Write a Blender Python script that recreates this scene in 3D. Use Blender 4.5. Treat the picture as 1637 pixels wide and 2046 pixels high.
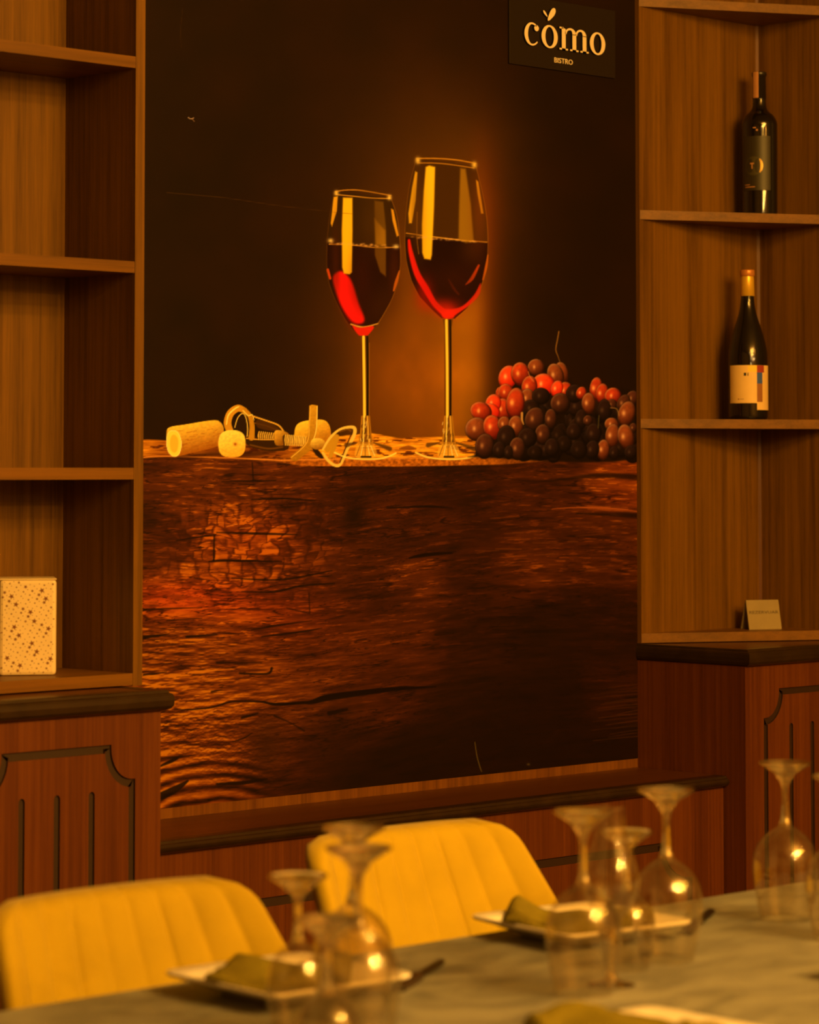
import bpy, bmesh, math, random
import numpy as np
from mathutils import Vector, Matrix

for _o in list(bpy.data.objects):
    bpy.data.objects.remove(_o)
S = bpy.context.scene
COL = S.collection
R = math.radians

# ------------------------------------------------------------------ camera
# X runs along the mural wall, Y into it (wall face at Y = 0), Z up, metres.
YAW, PITCH = R(45.4), R(3.0)
cd = bpy.data.cameras.new('camera')
cam = bpy.data.objects.new('camera', cd)
COL.objects.link(cam)
_f0 = Vector((math.cos(YAW), math.sin(YAW), 0))
_rt = Vector((math.sin(YAW), -math.cos(YAW), 0))
_fw = _f0 * math.cos(PITCH) + Vector((0, 0, math.sin(PITCH)))
_up = Vector((0, 0, math.cos(PITCH))) - _f0 * math.sin(PITCH)
_m = Matrix((_rt, _up, -_fw)).transposed().to_4x4()
_m.translation = Vector((0, -4.0, 1.35))
cam.matrix_world = _m
cd.sensor_fit = 'HORIZONTAL'
cd.sensor_width = 24.0
cd.lens = 24.0 * 5797 / 1637
cd.shift_y = -(1023.0 - 636.2) / 1637
cd.clip_start = 0.05
cd.dof.use_dof = True
cd.dof.focus_distance = 5.45
cd.dof.aperture_fstop = 4.0
S.camera = cam

# ------------------------------------------------------------------ light
S.view_settings.view_transform = 'Standard'
S.view_settings.look = 'None'
S.view_settings.gamma = 1.0
S.view_settings.use_curve_mapping = False
S.view_settings.exposure = 0.2
LC = (1.0, 0.485, 0.062)          # warm tungsten
w = bpy.data.worlds.new('world')
S.world = w
w.use_nodes = True
w.node_tree.nodes['Background'].inputs[0].default_value = (1.0, 0.42, 0.05, 1)
w.node_tree.nodes['Background'].inputs[1].default_value = 0.018

# bulbs of the pendant cluster behind the camera's right shoulder
_rnd = random.Random(4)
BULBS = [(2.82, -4.05, 2.86), (3.42, -4.25, 2.78), (2.42, -4.30, 2.74), (3.06, -3.70, 2.60), (2.40, -3.80, 2.92),
         (3.50, -3.95, 2.98), (2.70, -4.60, 2.46), (2.25, -4.10, 2.50), (2.96, -4.00, 2.24), (2.62, -3.92, 3.02),
         (3.30, -4.45, 2.34), (2.45, -4.40, 2.20)]
for i, p in enumerate(BULBS):
    ld = bpy.data.lights.new('bulb', 'POINT')
    ld.energy = 45
    ld.color = LC
    ld.shadow_soft_size = 0.017
    lo = bpy.data.objects.new('pendant_bulb', ld)
    lo.location = p
    COL.objects.link(lo)
# extra tiny lights added around the big bulbs for sparkles in the glasses
for k in range(16):
    a = 2 * math.pi * k / 16
    q = 0.75 + 0.25 * (k % 3)
    ld = bpy.data.lights.new('added_sparkle_bulb', 'POINT')
    ld.energy = 7.0
    ld.color = (1.0, 0.56, 0.16)
    ld.shadow_soft_size = 0.010
    lo = bpy.data.objects.new('added_sparkle_bulb', ld)
    lo.location = (2.95 + 1.15 * q * math.cos(a), -4.0 + 0.25 * math.sin(3 * a), 2.45 + 0.62 * q * math.sin(a))
    COL.objects.link(lo)
for p, e in (((4.35, -3.6, 2.72), 8), ((4.35, -3.6, 2.50), 8), ((4.36, -3.6, 2.28), 7)):
    ld = bpy.data.lights.new('wall_bulb', 'POINT')
    ld.energy = e
    ld.color = (1.0, 0.36, 0.03)
    ld.shadow_soft_size = 0.03
    lo = bpy.data.objects.new('wall_bulb', ld)
    lo.location = p
    COL.objects.link(lo)


# added spot, not a known fixture, that brightens the right chair
ld = bpy.data.lights.new('added_chair_spot', 'SPOT')
ld.energy = 170
ld.color = LC
ld.spot_size = R(17)
ld.spot_blend = 0.8
ld.shadow_soft_size = 0.03
lo = bpy.data.objects.new('added_chair_spot', ld)
lo.location = (3.35, -2.95, 3.05)
_d = Vector((2.93, -1.12, 0.76)) - Vector(lo.location)
lo.rotation_euler = _d.to_track_quat('-Z', 'Y').to_euler()
COL.objects.link(lo)


# ------------------------------------------------------------------ materials
def s2l(v):
    v = np.asarray(v, dtype=np.float64) / 255.0
    return np.where(v <= 0.04045, v / 12.92, ((v + 0.055) / 1.055) ** 2.4)


def new_mat(name):
    m = bpy.data.materials.new(name)
    m.use_nodes = True
    nt = m.node_tree
    b = nt.nodes['Principled BSDF']
    return m, nt, b


def spec(b, v):
    b.inputs['Specular IOR Level'].default_value = v


def plain(name, col, rough=0.5, metal=0.0, sp=0.5, noise=0.0, nscale=30.0):
    m, nt, b = new_mat(name)
    b.inputs['Roughness'].default_value = rough
    b.inputs['Metallic'].default_value = metal
    spec(b, sp)
    tc = nt.nodes.new('ShaderNodeTexCoord')
    n = nt.nodes.new('ShaderNodeTexNoise')
    n.inputs['Scale'].default_value = nscale
    n.inputs['Detail'].default_value = 4
    nt.links.new(tc.outputs['Object'], n.inputs['Vector'])
    mx = nt.nodes.new('ShaderNodeValToRGB')
    lo = [c * (1 - noise) for c in col]
    hi = [min(1, c * (1 + noise)) for c in col]
    mx.color_ramp.elements[0].position = 0.3
    mx.color_ramp.elements[1].position = 0.7
    mx.color_ramp.elements[0].color = (*lo, 1)
    mx.color_ramp.elements[1].color = (*hi, 1)
    nt.links.new(n.outputs['Fac'], mx.inputs['Fac'])
    nt.links.new(mx.outputs['Color'], b.inputs['Base Color'])
    return m


def wood(name, dark, mid, light, axis='Z', rough=0.45, fine=1.0, sp=0.3, seed=0.0):
    """laminate / veneer: streaks along the axis, with slow bands and cathedral arcs"""
    m, nt, b = new_mat(name)
    b.inputs['Roughness'].default_value = rough
    spec(b, sp)
    L = nt.links
    tc = nt.nodes.new('ShaderNodeTexCoord')

    def mp(sx, sy, sz, off):
        k = nt.nodes.new('ShaderNodeMapping')
        s = {'Z': (sx, sy, sz), 'X': (sz, sy, sx)}[axis]
        k.inputs['Scale'].default_value = s
        k.inputs['Location'].default_value = (off + seed, off * 1.7, off * 0.3)
        L.new(tc.outputs['Object'], k.inputs['Vector'])
        return k

    def nz(mpn, sc, det=4, rg=0.6, dist=0.0):
        n = nt.nodes.new('ShaderNodeTexNoise')
        n.inputs['Scale'].default_value = sc
        n.inputs['Detail'].default_value = det
        n.inputs['Roughness'].default_value = rg
        n.inputs['Distortion'].default_value = dist
        L.new(mpn.outputs[0], n.inputs['Vector'])
        return n
    bands = nz(mp(28, 28, 0.9, 0.0), 1.0, 2, 0.5, 0.6)
    streak = nz(mp(110 * fine, 110 * fine, 2.0, 3.0), 1.0, 4, 0.65)
    fibre = nz(mp(420 * fine, 420 * fine, 14.0, 5.0), 1.0, 2, 0.6)
    a1 = nt.nodes.new('ShaderNodeMath'); a1.operation = 'MULTIPLY_ADD'
    L.new(streak.outputs['Fac'], a1.inputs[0]); a1.inputs[1].default_value = 0.45
    a2 = nt.nodes.new('ShaderNodeMath'); a2.operation = 'MULTIPLY_ADD'
    L.new(fibre.outputs['Fac'], a2.inputs[0]); a2.inputs[1].default_value = 0.2
    a3 = nt.nodes.new('ShaderNodeMath'); a3.operation = 'MULTIPLY'
    L.new(bands.outputs['Fac'], a3.inputs[0]); a3.inputs[1].default_value = 0.40
    L.new(a3.outputs[0], a2.inputs[2])
    L.new(a2.outputs[0], a1.inputs[2])
    cr = nt.nodes.new('ShaderNodeValToRGB')
    e = cr.color_ramp.elements
    e[0].position = 0.38; e[0].color = (*dark, 1)
    e[1].position = 0.62; e[1].color = (*light, 1)
    k = e.new(0.5); k.color = (*mid, 1)
    L.new(a1.outputs[0], cr.inputs['Fac'])
    L.new(cr.outputs['Color'], b.inputs['Base Color'])
    bp = nt.nodes.new('ShaderNodeBump')
    bp.inputs['Strength'].default_value = 0.08
    bp.inputs['Distance'].default_value = 0.001
    L.new(a1.outputs[0], bp.inputs['Height'])
    L.new(bp.outputs['Normal'], b.inputs['Normal'])
    return m


WALNUT = wood('walnut_laminate', (0.0728, 0.0316, 0.0016), (0.1283, 0.0582, 0.0025), (0.1769, 0.0822, 0.0041))
WALNUT_X = wood('walnut_laminate_across', (0.1028, 0.0442, 0.0017), (0.1432, 0.0616, 0.0026), (0.1836, 0.0791, 0.0035), axis='X')
MAHOG = wood('mahogany_veneer', (0.0660, 0.0165, 0.0026), (0.0957, 0.0251, 0.0033), (0.1320, 0.0383, 0.0046), fine=1.6)
TRIMW = wood('reddish_strip', (0.0936, 0.0324, 0.0029), (0.1368, 0.0490, 0.0036), (0.1872, 0.0720, 0.0058))
MAHOG_X = wood('mahogany_top', (0.0612, 0.0187, 0.0043), (0.0864, 0.0274, 0.0058), (0.1080, 0.0360, 0.0072), axis='X', rough=0.35)
GROOVE = plain('dark_stained_groove', (0.024, 0.0085, 0.002), 0.6)
DARKMOLD = plain('dark_stained_moulding', (0.024, 0.0125, 0.0025), 0.30, sp=0.5, noise=0.25)
DARKWOOD = plain('dark_chair_wood', (0.03, 0.015, 0.006), 0.4)


# ------------------------------------------------------------------ mesh helpers
def tag(o, label=None, cat=None, group=None, kind=None):
    if label: o['label'] = label
    if cat: o['category'] = cat
    if group: o['group'] = group
    if kind: o['kind'] = kind
    return o


def thing(name, loc, label, cat, group=None, rz=0.0):
    o = bpy.data.objects.new(name, None)
    o.empty_display_size = 0.05
    o.location = loc
    o.rotation_euler = (0, 0, rz)
    COL.objects.link(o)
    return tag(o, label, cat, group)


def link(name, me, mats, parent=None, smooth=False, loc=None):
    if not isinstance(mats, (list, tuple)):
        mats = [mats]
    for m in mats:
        me.materials.append(m)
    if smooth:
        for p in me.polygons:
            p.use_smooth = True
    o = bpy.data.objects.new(name, me)
    COL.objects.link(o)
    if parent is not None:
        o.parent = parent
    if loc is not None:
        o.location = loc
    return o


class MB:
    """collects simple shapes into one mesh"""
    def __init__(s):
        s.v = []; s.f = []; s.mi = []; s.sm = []

    def add(s, vs, fs, mi=0, sm=False):
        o = len(s.v)
        s.v += [tuple(v) for v in vs]
        s.f += [tuple(i + o for i in f) for f in fs]
        s.mi += [mi] * len(fs)
        s.sm += [sm] * len(fs)
        return s

    def box(s, x0, x1, y0, y1, z0, z1, mi=0, bev=0.0):
        if bev <= 0:
            vs = [(x, y, z) for z in (z0, z1) for y in (y0, y1) for x in (x0, x1)]
            fs = [(0, 2, 3, 1), (4, 5, 7, 6), (0, 1, 5, 4), (2, 6, 7, 3), (0, 4, 6, 2), (1, 3, 7, 5)]
            return s.add(vs, fs, mi)
        bm = bmesh.new()
        bmesh.ops.create_cube(bm, size=1)
        for v in bm.verts:
            v.co = Vector(((x0 + x1) / 2 + v.co.x * (x1 - x0), (y0 + y1) / 2 + v.co.y * (y1 - y0), (z0 + z1) / 2 + v.co.z * (z1 - z0)))
        bmesh.ops.bevel(bm, geom=bm.edges[:], offset=bev, segments=2, profile=0.5, affect='EDGES')
        bm.verts.index_update()
        s.add([v.co[:] for v in bm.verts], [[v.index for v in f.verts] for f in bm.faces], mi, False)
        bm.free()
        return s

    def prism(s, pts, a0, a1, plane='XY', mi=0):
        """extrude a polygon; plane XY extrudes Z, XZ extrudes Y, YZ extrudes X"""
        n = len(pts)
        mk = {'XY': lambda p, a: (p[0], p[1], a), 'XZ': lambda p, a: (p[0], a, p[1]), 'YZ': lambda p, a: (a, p[0], p[1])}[plane]
        vs = [mk(p, a0) for p in pts] + [mk(p, a1) for p in pts]
        fs = [tuple(range(n)), tuple(range(2 * n - 1, n - 1, -1))]
        fs += [(i, i + n, (i + 1) % n + n, (i + 1) % n) for i in range(n)]
        return s.add(vs, fs, mi)

    def lathe(s, prof, seg=48, mi=0, sm=True, c=(0, 0), a0=0.0, a1=2 * math.pi):
        full = abs(a1 - a0 - 2 * math.pi) < 1e-6
        n = seg if full else seg + 1
        vs = []
        for r, z in prof:
            for k in range(n):
                t = a0 + (a1 - a0) * k / seg
                vs.append((c[0] + r * math.cos(t), c[1] + r * math.sin(t), z))
        fs = []
        for i in range(len(prof) - 1):
            for k in range(seg):
                k2 = (k + 1) % n
                fs.append((i * n + k, i * n + k2, (i + 1) * n + k2, (i + 1) * n + k))
        return s.add(vs, fs, mi, sm)

    def sweep(s, prof, path, mi=0, closed_prof=True):
        """prof: (out, z) pairs; path: list of ((x, y), (nx, ny)) where n is the outward mitre vector"""
        n = len(prof)
        vs = [(p[0] + q[0] * o, p[1] + q[1] * o, z) for p, q in path for o, z in prof]
        fs = []
        for i in range(len(path) - 1):
            for k in range(n):
                k2 = (k + 1) % n
                fs.append((i * n + k, i * n + k2, (i + 1) * n + k2, (i + 1) * n + k))
        fs.append(tuple(range(n)))
        fs.append(tuple(range((len(path) - 1) * n, len(path) * n))[::-1])
        return s.add(vs, fs, mi)

    def mesh(s, name):
        me = bpy.data.meshes.new(name)
        me.from_pydata(s.v, [], s.f)
        me.polygons.foreach_set('material_index', s.mi)
        me.polygons.foreach_set('use_smooth', s.sm)
        me.update()
        bm = bmesh.new(); bm.from_mesh(me)
        bmesh.ops.remove_doubles(bm, verts=bm.verts, dist=1e-6)
        bmesh.ops.recalc_face_normals(bm, faces=bm.faces)
        bm.to_mesh(me); bm.free()
        return me

    def build(s, name, mats, parent=None):
        me = s.mesh(name)
        return link(name, me, mats, parent)


def smooth_profile(pts, n=6):
    """Catmull-Rom through (r, z) control points"""
    P = [pts[0]] + list(pts) + [pts[-1]]
    out = []
    for i in range(1, len(P) - 2):
        p0, p1, p2, p3 = [np.array(P[k], float) for k in (i - 1, i, i + 1, i + 2)]
        for k in range(n):
            t = k / n
            q = 0.5 * ((2 * p1) + (-p0 + p2) * t + (2 * p0 - 5 * p1 + 4 * p2 - p3) * t * t + (-p0 + 3 * p1 - 3 * p2 + p3) * t ** 3)
            out.append((max(q[0], 0.0), q[1]))
    out.append(tuple(pts[-1]))
    return out


def text_mesh(body, size, depth=0.0, align='CENTER', spacing=1.0):
    cu = bpy.data.curves.new('lettering', 'FONT')
    cu.body = body
    cu.size = size
    cu.align_x = align
    cu.space_character = spacing
    cu.extrude = depth
    cu.resolution_u = 3
    ob = bpy.data.objects.new('lettering_tmp', cu)
    COL.objects.link(ob)
    dg = bpy.context.evaluated_depsgraph_get()
    me = bpy.data.meshes.new_from_object(ob.evaluated_get(dg))
    bpy.data.objects.remove(ob)
    bpy.data.curves.remove(cu)
    me.materials.clear()
    return me


def boolean_cut(base_mb, cut_mbs, name, mats, parent):
    """cut grooves into a panel; cutter faces carry material index 1"""
    a = bpy.data.objects.new('tmp_a', base_mb.mesh('tmp_a'))
    for m in mats: a.data.materials.append(m)
    COL.objects.link(a)
    tmp = []
    for c in cut_mbs:
        o = bpy.data.objects.new('tmp_c', c.mesh('tmp_c'))
        for m in mats: o.data.materials.append(m)
        COL.objects.link(o); tmp.append(o)
        md = a.modifiers.new('b', 'BOOLEAN')
        md.operation = 'DIFFERENCE'; md.solver = 'EXACT'; md.object = o
    bpy.context.view_layer.update()
    dg = bpy.context.evaluated_depsgraph_get()
    me = bpy.data.meshes.new_from_object(a.evaluated_get(dg))
    me.name = name
    for o in tmp + [a]:
        bpy.data.objects.remove(o)
    o = bpy.data.objects.new(name, me)
    if len(me.materials) < 2:
        me.materials.clear()
        for m in mats: me.materials.append(m)
    COL.objects.link(o)
    o.parent = parent
    return o

# ================================================================== the room
mb = MB(); mb.box(-1.5, 5.2, -6.0, 0.1, -0.05, 0.0)
FLOORM = wood('floor_planks', (0.05, 0.03, 0.015), (0.08, 0.045, 0.02), (0.11, 0.065, 0.03), axis='X', rough=0.4)
tag(mb.build('floor', FLOORM), kind='structure')
mb = MB(); mb.box(-1.5, 5.02, 0.0, 0.1, 0.0, 3.15)
WALLM = plain('dark_plaster', (0.10, 0.05, 0.02), 0.8, noise=0.1)
tag(mb.build('wall_back', WALLM), kind='structure')
mb = MB(); mb.box(5.02, 5.12, -6.1, 0.1, 0.0, 3.15)
tag(mb.build('wall_right', WALLM), kind='structure')
CEILM = plain('cream_ceiling', (0.30, 0.21, 0.10), 0.9)
mb = MB(); mb.box(-1.5, 5.12, -6.0, 0.1, 3.15, 3.2)
tag(mb.build('ceiling', CEILM), kind='structure')
mb = MB(); mb.box(-1.5, 5.12, -6.1, -6.0, 0.0, 3.15)
tag(mb.build('wall_front', CEILM), kind='structure')
mb = MB(); mb.box(-1.6, -1.5, -6.1, 0.1, 0.0, 3.15)
tag(mb.build('wall_left', CEILM), kind='structure')
# light wooden strip on the wall between mural and ledge
mb = MB(); mb.box(3.083, 4.608, -0.004, 0.0, 0.733, 0.7515)
tag(mb.build('trim_1', TRIMW), kind='structure')


# ================================================================== low ledge cabinet under the mural
def scoop_outline(x0, x1, z0, z1, r, rz, n=8):
    """panel outline with scooped upper corners (clockwise from lower left)"""
    p = [(x0, z0)]
    p.append((x0, z1 - rz))
    step = 0.006
    for k in range(n + 1):           # concave quarter from left side to the top, left corner
        t = math.pi / 2 * k / n
        p.append((x0 + step + (r - step) * math.sin(t) , z1 - rz + (rz - step) * (1 - math.cos(t))))
    p.append((x0 + r, z1))
    p.append((x1 - r, z1))
    for k in range(n, -1, -1):
        t = math.pi / 2 * k / n
        p.append((x1 - step - (r - step) * math.sin(t), z1 - rz + (rz - step) * (1 - math.cos(t))))
    p.append((x1, z1 - rz))
    p.append((x1, z0))
    return p


def inset(poly, d):
    """offset a closed polygon inwards by d (simple mitre)"""
    n = len(poly)
    area = sum(poly[i][0] * poly[(i + 1) % n][1] - poly[(i + 1) % n][0] * poly[i][1] for i in range(n))
    sg = 1 if area > 0 else -1
    out = []
    for i in range(n):
        p0, p1, p2 = [Vector(poly[(i + k) % n]) for k in (-1, 0, 1)]
        e1 = (p1 - p0).normalized(); e2 = (p2 - p1).normalized()
        n1 = Vector((-e1.y, e1.x)) * sg; n2 = Vector((-e2.y, e2.x)) * sg
        m = n1 + n2
        if m.length < 1e-6: m = n1
        m.normalize()
        k = d / max(0.45, m.dot(n1))
        out.append((p1.x + m.x * k, p1.y + m.y * k))
    return out


def groove_ring(outline, w, yf, depth=0.004):
    inn = inset(outline, w)
    n = len(outline)
    b = MB()
    y0, y1 = yf - 0.01, yf + depth
    vs = [(p[0], y0, p[1]) for p in outline] + [(p[0], y0, p[1]) for p in inn] + \
         [(p[0], y1, p[1]) for p in outline] + [(p[0], y1, p[1]) for p in inn]
    fs = []
    for i in range(n):
        j = (i + 1) % n
        fs += [(i, j, n + j, n + i), (2 * n + i, 3 * n + i, 3 * n + j, 2 * n + j),
               (i, 2 * n + i, 2 * n + j, j), (n + i, n + j, 3 * n + j, 3 * n + i)]
    b.add(vs, fs, 1)
    return b


def flute(xc, z0, z1, w, yf, depth=0.004):
    pts = [(xc - w / 2, z0), (xc + w / 2, z0), (xc + w / 2, z1 - w / 2)]
    for k in range(1, 8):
        t = math.pi * k / 8
        pts.append((xc + w / 2 * math.cos(t), z1 - w / 2 + w / 2 * math.sin(t)))
    pts.append((xc - w / 2, z1 - w / 2))
    b = MB(); b.prism(pts, yf - 0.01, yf + depth, 'XZ', 1)
    return b


def mould_profile(z1, h):
    """rounded counter edge: (outward, z) from the cabinet face"""
    return [(-0.02, z1), (0.006, z1), (0.0085, z1 - 0.001), (0.010, z1 - 0.005), (0.0135, z1 - 0.0065), (0.0155, z1 - 0.010),
            (0.0165, z1 - 0.5 * h), (0.0155, z1 - h + 0.008), (0.012, z1 - h + 0.003), (0.006, z1 - h), (-0.02, z1 - h)]


t = thing('ledge_cabinet', (3.85, -0.12, 0), 'low mahogany ledge cabinet with dark moulded edge below the wine mural', 'cabinet')
INV = Matrix.Translation((-3.85, 0.12, 0))


def place(mb_, name, mats, parent):
    """build in world coordinates, keep them under a parent"""
    off = parent.location
    mb_.v = [(v[0] - off[0], v[1] - off[1], v[2] - off[2]) for v in mb_.v]
    return mb_.build(name, mats, parent)


mb = MB(); mb.box(3.086, 4.605, -0.215, -0.002, 0.0, 0.711)
place(mb, 'body', MAHOG, t)
base = MB(); base.box(3.086, 4.605, -0.235, -0.215, 0.06, 0.7105)
ring = groove_ring(scoop_outline(3.17, 4.507, 0.12, 0.615, 0.085, 0.075), 0.016, -0.235)
for b_ in (base, ring): b_.v = [(v[0] - 3.85, v[1] + 0.12, v[2]) for v in b_.v]
boolean_cut(base, [ring], 'front_panel', [MAHOG, GROOVE], t)
mb = MB(); mb.box(3.086, 4.605, -0.24, -0.002, 0.7145, 0.7332)
place(mb, 'ledge_top', MAHOG_X, t)
mb = MB(); mb.sweep(mould_profile(0.7335, 0.0225), [((3.086, -0.235), (0, -1)), ((4.605, -0.235), (0, -1))])
place(mb, 'edge_moulding', DARKMOLD, t)


# ================================================================== base cabinets left and right
def base_cabinet(x0, x1, cx, label, left_return):
    t = thing('base_cabinet', (cx, -0.145, 0), label, 'cabinet', 'mahogany base cabinets beside the mural')
    mb = MB(); mb.box(x0, x1, -0.272, -0.002, 0.0, 0.957)
    place(mb, 'body', MAHOG, t)
    mb = MB(); mb.box(x0 + 0.0, x1, -0.29, -0.272, 0.05, 0.9565)
    # panel outlines: repeated doors 0.43 wide
    cuts = []
    doors = [(2.7095, 3.0295), (2.262, 2.582)] if left_return == 'R' else [(4.668, 4.988)]
    for a, b in doors:
        cuts.append(groove_ring(scoop_outline(a, b, 0.12, 0.906, 0.05, 0.058), 0.0135, -0.29))
        c = (a + b) / 2
        for d in (-0.07, 0, 0.07):
            cuts.append(flute(c + d, 0.2, 0.833, 0.0125, -0.29))
    for b_ in [mb] + cuts:
        b_.v = [(v[0] - cx, v[1] + 0.145, v[2]) for v in b_.v]
    boolean_cut(mb, cuts, 'front_panel', [MAHOG, GROOVE], t)
    mb = MB(); mb.box(x0 + (0.0 if left_return == 'R' else 0.001), x1 - 0.001, -0.289, -0.002, 0.958, 0.9888)
    place(mb, 'countertop', MAHOG_X, t)
    mb = MB()
    if left_return == 'R':
        path = [((x0, -0.29), (0, -1)), ((x1, -0.29), (1, -1)), ((x1, -0.002), (1, 0))]
    else:
        path = [((x0 + 0.002, -0.002), (-0.5, 0)), ((x0 + 0.002, -0.29), (-0.5, -1)), ((x1, -0.29), (0, -1))]
    mb.sweep(mould_profile(0.9895, 0.034), path)
    place(mb, 'edge_moulding', DARKMOLD, t)
    return t


base_cabinet(2.20, 3.083, 2.64, 'mahogany base cabinet with fluted door under the star patterned gift box', 'R')
base_cabinet(4.609, 5.018, 4.81, 'mahogany base cabinet with fluted door at the right of the mural', 'L')


# ================================================================== left open shelf unit
t = thing('shelf_unit', (2.65, -0.1, 0.9895), 'open walnut shelf unit standing left of the wine mural', 'shelf')
ZT = 2.44
for x in (3.097, 2.744 - 0.0, 2.22):
    mb = MB(); mb.box(x, x + 0.020, -0.20, -0.002, 0.990, ZT)
    place(mb, 'side_panel', WALNUT, t)
mb = MB(); mb.box(2.24, 3.0968, -0.008, -0.002, 0.991, ZT)
place(mb, 'back_panel', WALNUT, t)
for z in (1.011, 1.3545, 1.7020, 2.0495, 2.397):
    mb = MB(); mb.box(2.7642, 3.0968, -0.1995, -0.0082, z - 0.0195, z)
    place(mb, 'shelf', WALNUT_X, t)
for z in (1.011, 1.3545, 1.7020, 2.0495, 2.397):
    mb = MB(); mb.box(2.2402, 2.7438, -0.1995, -0.0082, z - 0.0195, z)
    place(mb, 'shelf', WALNUT_X, t)


# ================================================================== right corner shelf unit
t = thing('corner_shelf_unit', (4.85, -0.07, 0.9895), 'walnut corner shelf unit with slanted shelves holding the wine bottles', 'shelf')
mb = MB(); mb.box(4.610, 5.006, -0.014, -0.001, 0.990, 2.72)
place(mb, 'back_panel', WALNUT, t)
mb = MB(); mb.box(5.006, 5.0195, -0.235, -0.001, 0.990, 2.72)
place(mb, 'side_panel', WALNUT, t)
mb = MB(); mb.prism([(5.001, -0.0142), (5.0058, -0.0142), (5.0058, -0.019)], 0.990, 2.72)
place(mb, 'corner_post', MAHOG, t)
XS = 5.0058
for z in (1.0105, 1.4580, 1.8965, 2.3470):
    mb = MB(); mb.prism([(4.6102, -0.0142), (4.6102, -0.0145), (XS, -0.0145 - 0.53 * (XS - 4.6102)), (XS, -0.0192), (5.0008, -0.0142)], z - 0.0195, z)
    place(mb, 'shelf', WALNUT_X, t)


# ================================================================== printed wine mural
# The print is painted on a dense vertex grid. Artwork units (PX, PY) are the print's own
# drawing coordinates, a fixed linear-fractional map of the panel's metres.
PGAIN = (1.0, 0.55, 0.085)
PSCALE = 0.98

PX0, PX1, PZ0, PZ1 = 3.118, 4.6085, 0.7515, 2.50
_nx, _nz = 720, 1130
_xs = np.concatenate([[PX0], np.linspace(3.262, PX1, _nx - 1)])
_zs = np.concatenate([np.linspace(PZ0, 2.355, _nz - 1), [PZ1]])
GX, GZ = np.meshgrid(_xs, _zs)
_w = 0.2528 * GX + 0.0189 * GZ + 1.0
PX = ((1695.1358 * GX + 15.4448 * GZ - 5051.789) / _w).ravel()
PY = ((237.6449 * GX - 2075.2339 * GZ + 3765.5114) / _w).ravel()
NP = PX.size
C = np.zeros((NP, 3))


def lat(ix, iy, seed):
    h = (ix.astype(np.int64) * 374761393 + iy.astype(np.int64) * 668265263 + seed * 974634777) & 0xFFFFFFFF
    h = ((h ^ (h >> 13)) * 1274126177) & 0xFFFFFFFF
    h = h ^ (h >> 16)
    return (h & 0xFFFFFF) / float(0xFFFFFF)


def vn(x, y, seed=0):
    ix = np.floor(x); iy = np.floor(y)
    fx = x - ix; fy = y - iy
    fx = fx * fx * (3 - 2 * fx); fy = fy * fy * (3 - 2 * fy)
    a = lat(ix, iy, seed); b = lat(ix + 1, iy, seed); c = lat(ix, iy + 1, seed); d = lat(ix + 1, iy + 1, seed)
    return (a * (1 - fx) + b * fx) * (1 - fy) + (c * (1 - fx) + d * fx) * fy


def fbm(x, y, o=4, seed=0, g=0.5):
    r = 0; a = 1; t = 0
    for k in range(o):
        r = r + a * vn(x * 2 ** k, y * 2 ** k, seed + k * 17); t += a; a *= g
    return r / t


def sst(a, b, x):
    t = np.clip((x - a) / (b - a), 0, 1)
    return t * t * (3 - 2 * t)


def put(idx, al, col):
    al = np.clip(al, 0, 1)[:, None]
    C[idx] = C[idx] * (1 - al) + np.asarray(col, float) * al


def addc(idx, al, col):
    C[idx] = C[idx] + np.asarray(al)[:, None] * np.asarray(col, float)


def box_idx(x0, y0, x1, y1):
    return np.nonzero((PX > x0) & (PX < x1) & (PY > y0) & (PY < y1))[0]


def cat(pts, n=5, closed=True):
    P = np.array(pts, float); m = len(P); out = []
    rng = range(m) if closed else range(m - 1)
    for i in rng:
        if closed:
            p0, p1, p2, p3 = P[(i - 1) % m], P[i], P[(i + 1) % m], P[(i + 2) % m]
        else:
            p0, p1, p2, p3 = P[max(i - 1, 0)], P[i], P[i + 1], P[min(i + 2, m - 1)]
        for k in range(n):
            t = k / n
            out.append(0.5 * ((2 * p1) + (-p0 + p2) * t + (2 * p0 - 5 * p1 + 4 * p2 - p3) * t * t + (-p0 + 3 * p1 - 3 * p2 + p3) * t ** 3))
    if not closed: out.append(P[-1])
    return np.array(out)


def segd(x, y, P, closed, wd=None):
    """distance to a polyline; with widths, distance minus half width"""
    n = len(P)
    d = np.full(x.shape, 1e9)
    for i in range(n if closed else n - 1):
        a = P[i]; b = P[(i + 1) % n]
        e = b - a; L = max(e @ e, 1e-9)
        t = np.clip(((x - a[0]) * e[0] + (y - a[1]) * e[1]) / L, 0, 1)
        q = np.hypot(x - a[0] - e[0] * t, y - a[1] - e[1] * t)
        if wd is not None:
            q = q - 0.5 * (wd[i] + (wd[(i + 1) % n] - wd[i]) * t)
        d = np.minimum(d, q)
    return d


def inside(x, y, P):
    n = len(P); c = np.zeros(x.shape, bool)
    for i in range(n):
        a = P[i]; b = P[(i + 1) % n]
        if a[1] == b[1]: continue
        k = ((a[1] > y) != (b[1] > y)) & (x < (b[0] - a[0]) * (y - a[1]) / (b[1] - a[1]) + a[0])
        c ^= k
    return c


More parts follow.
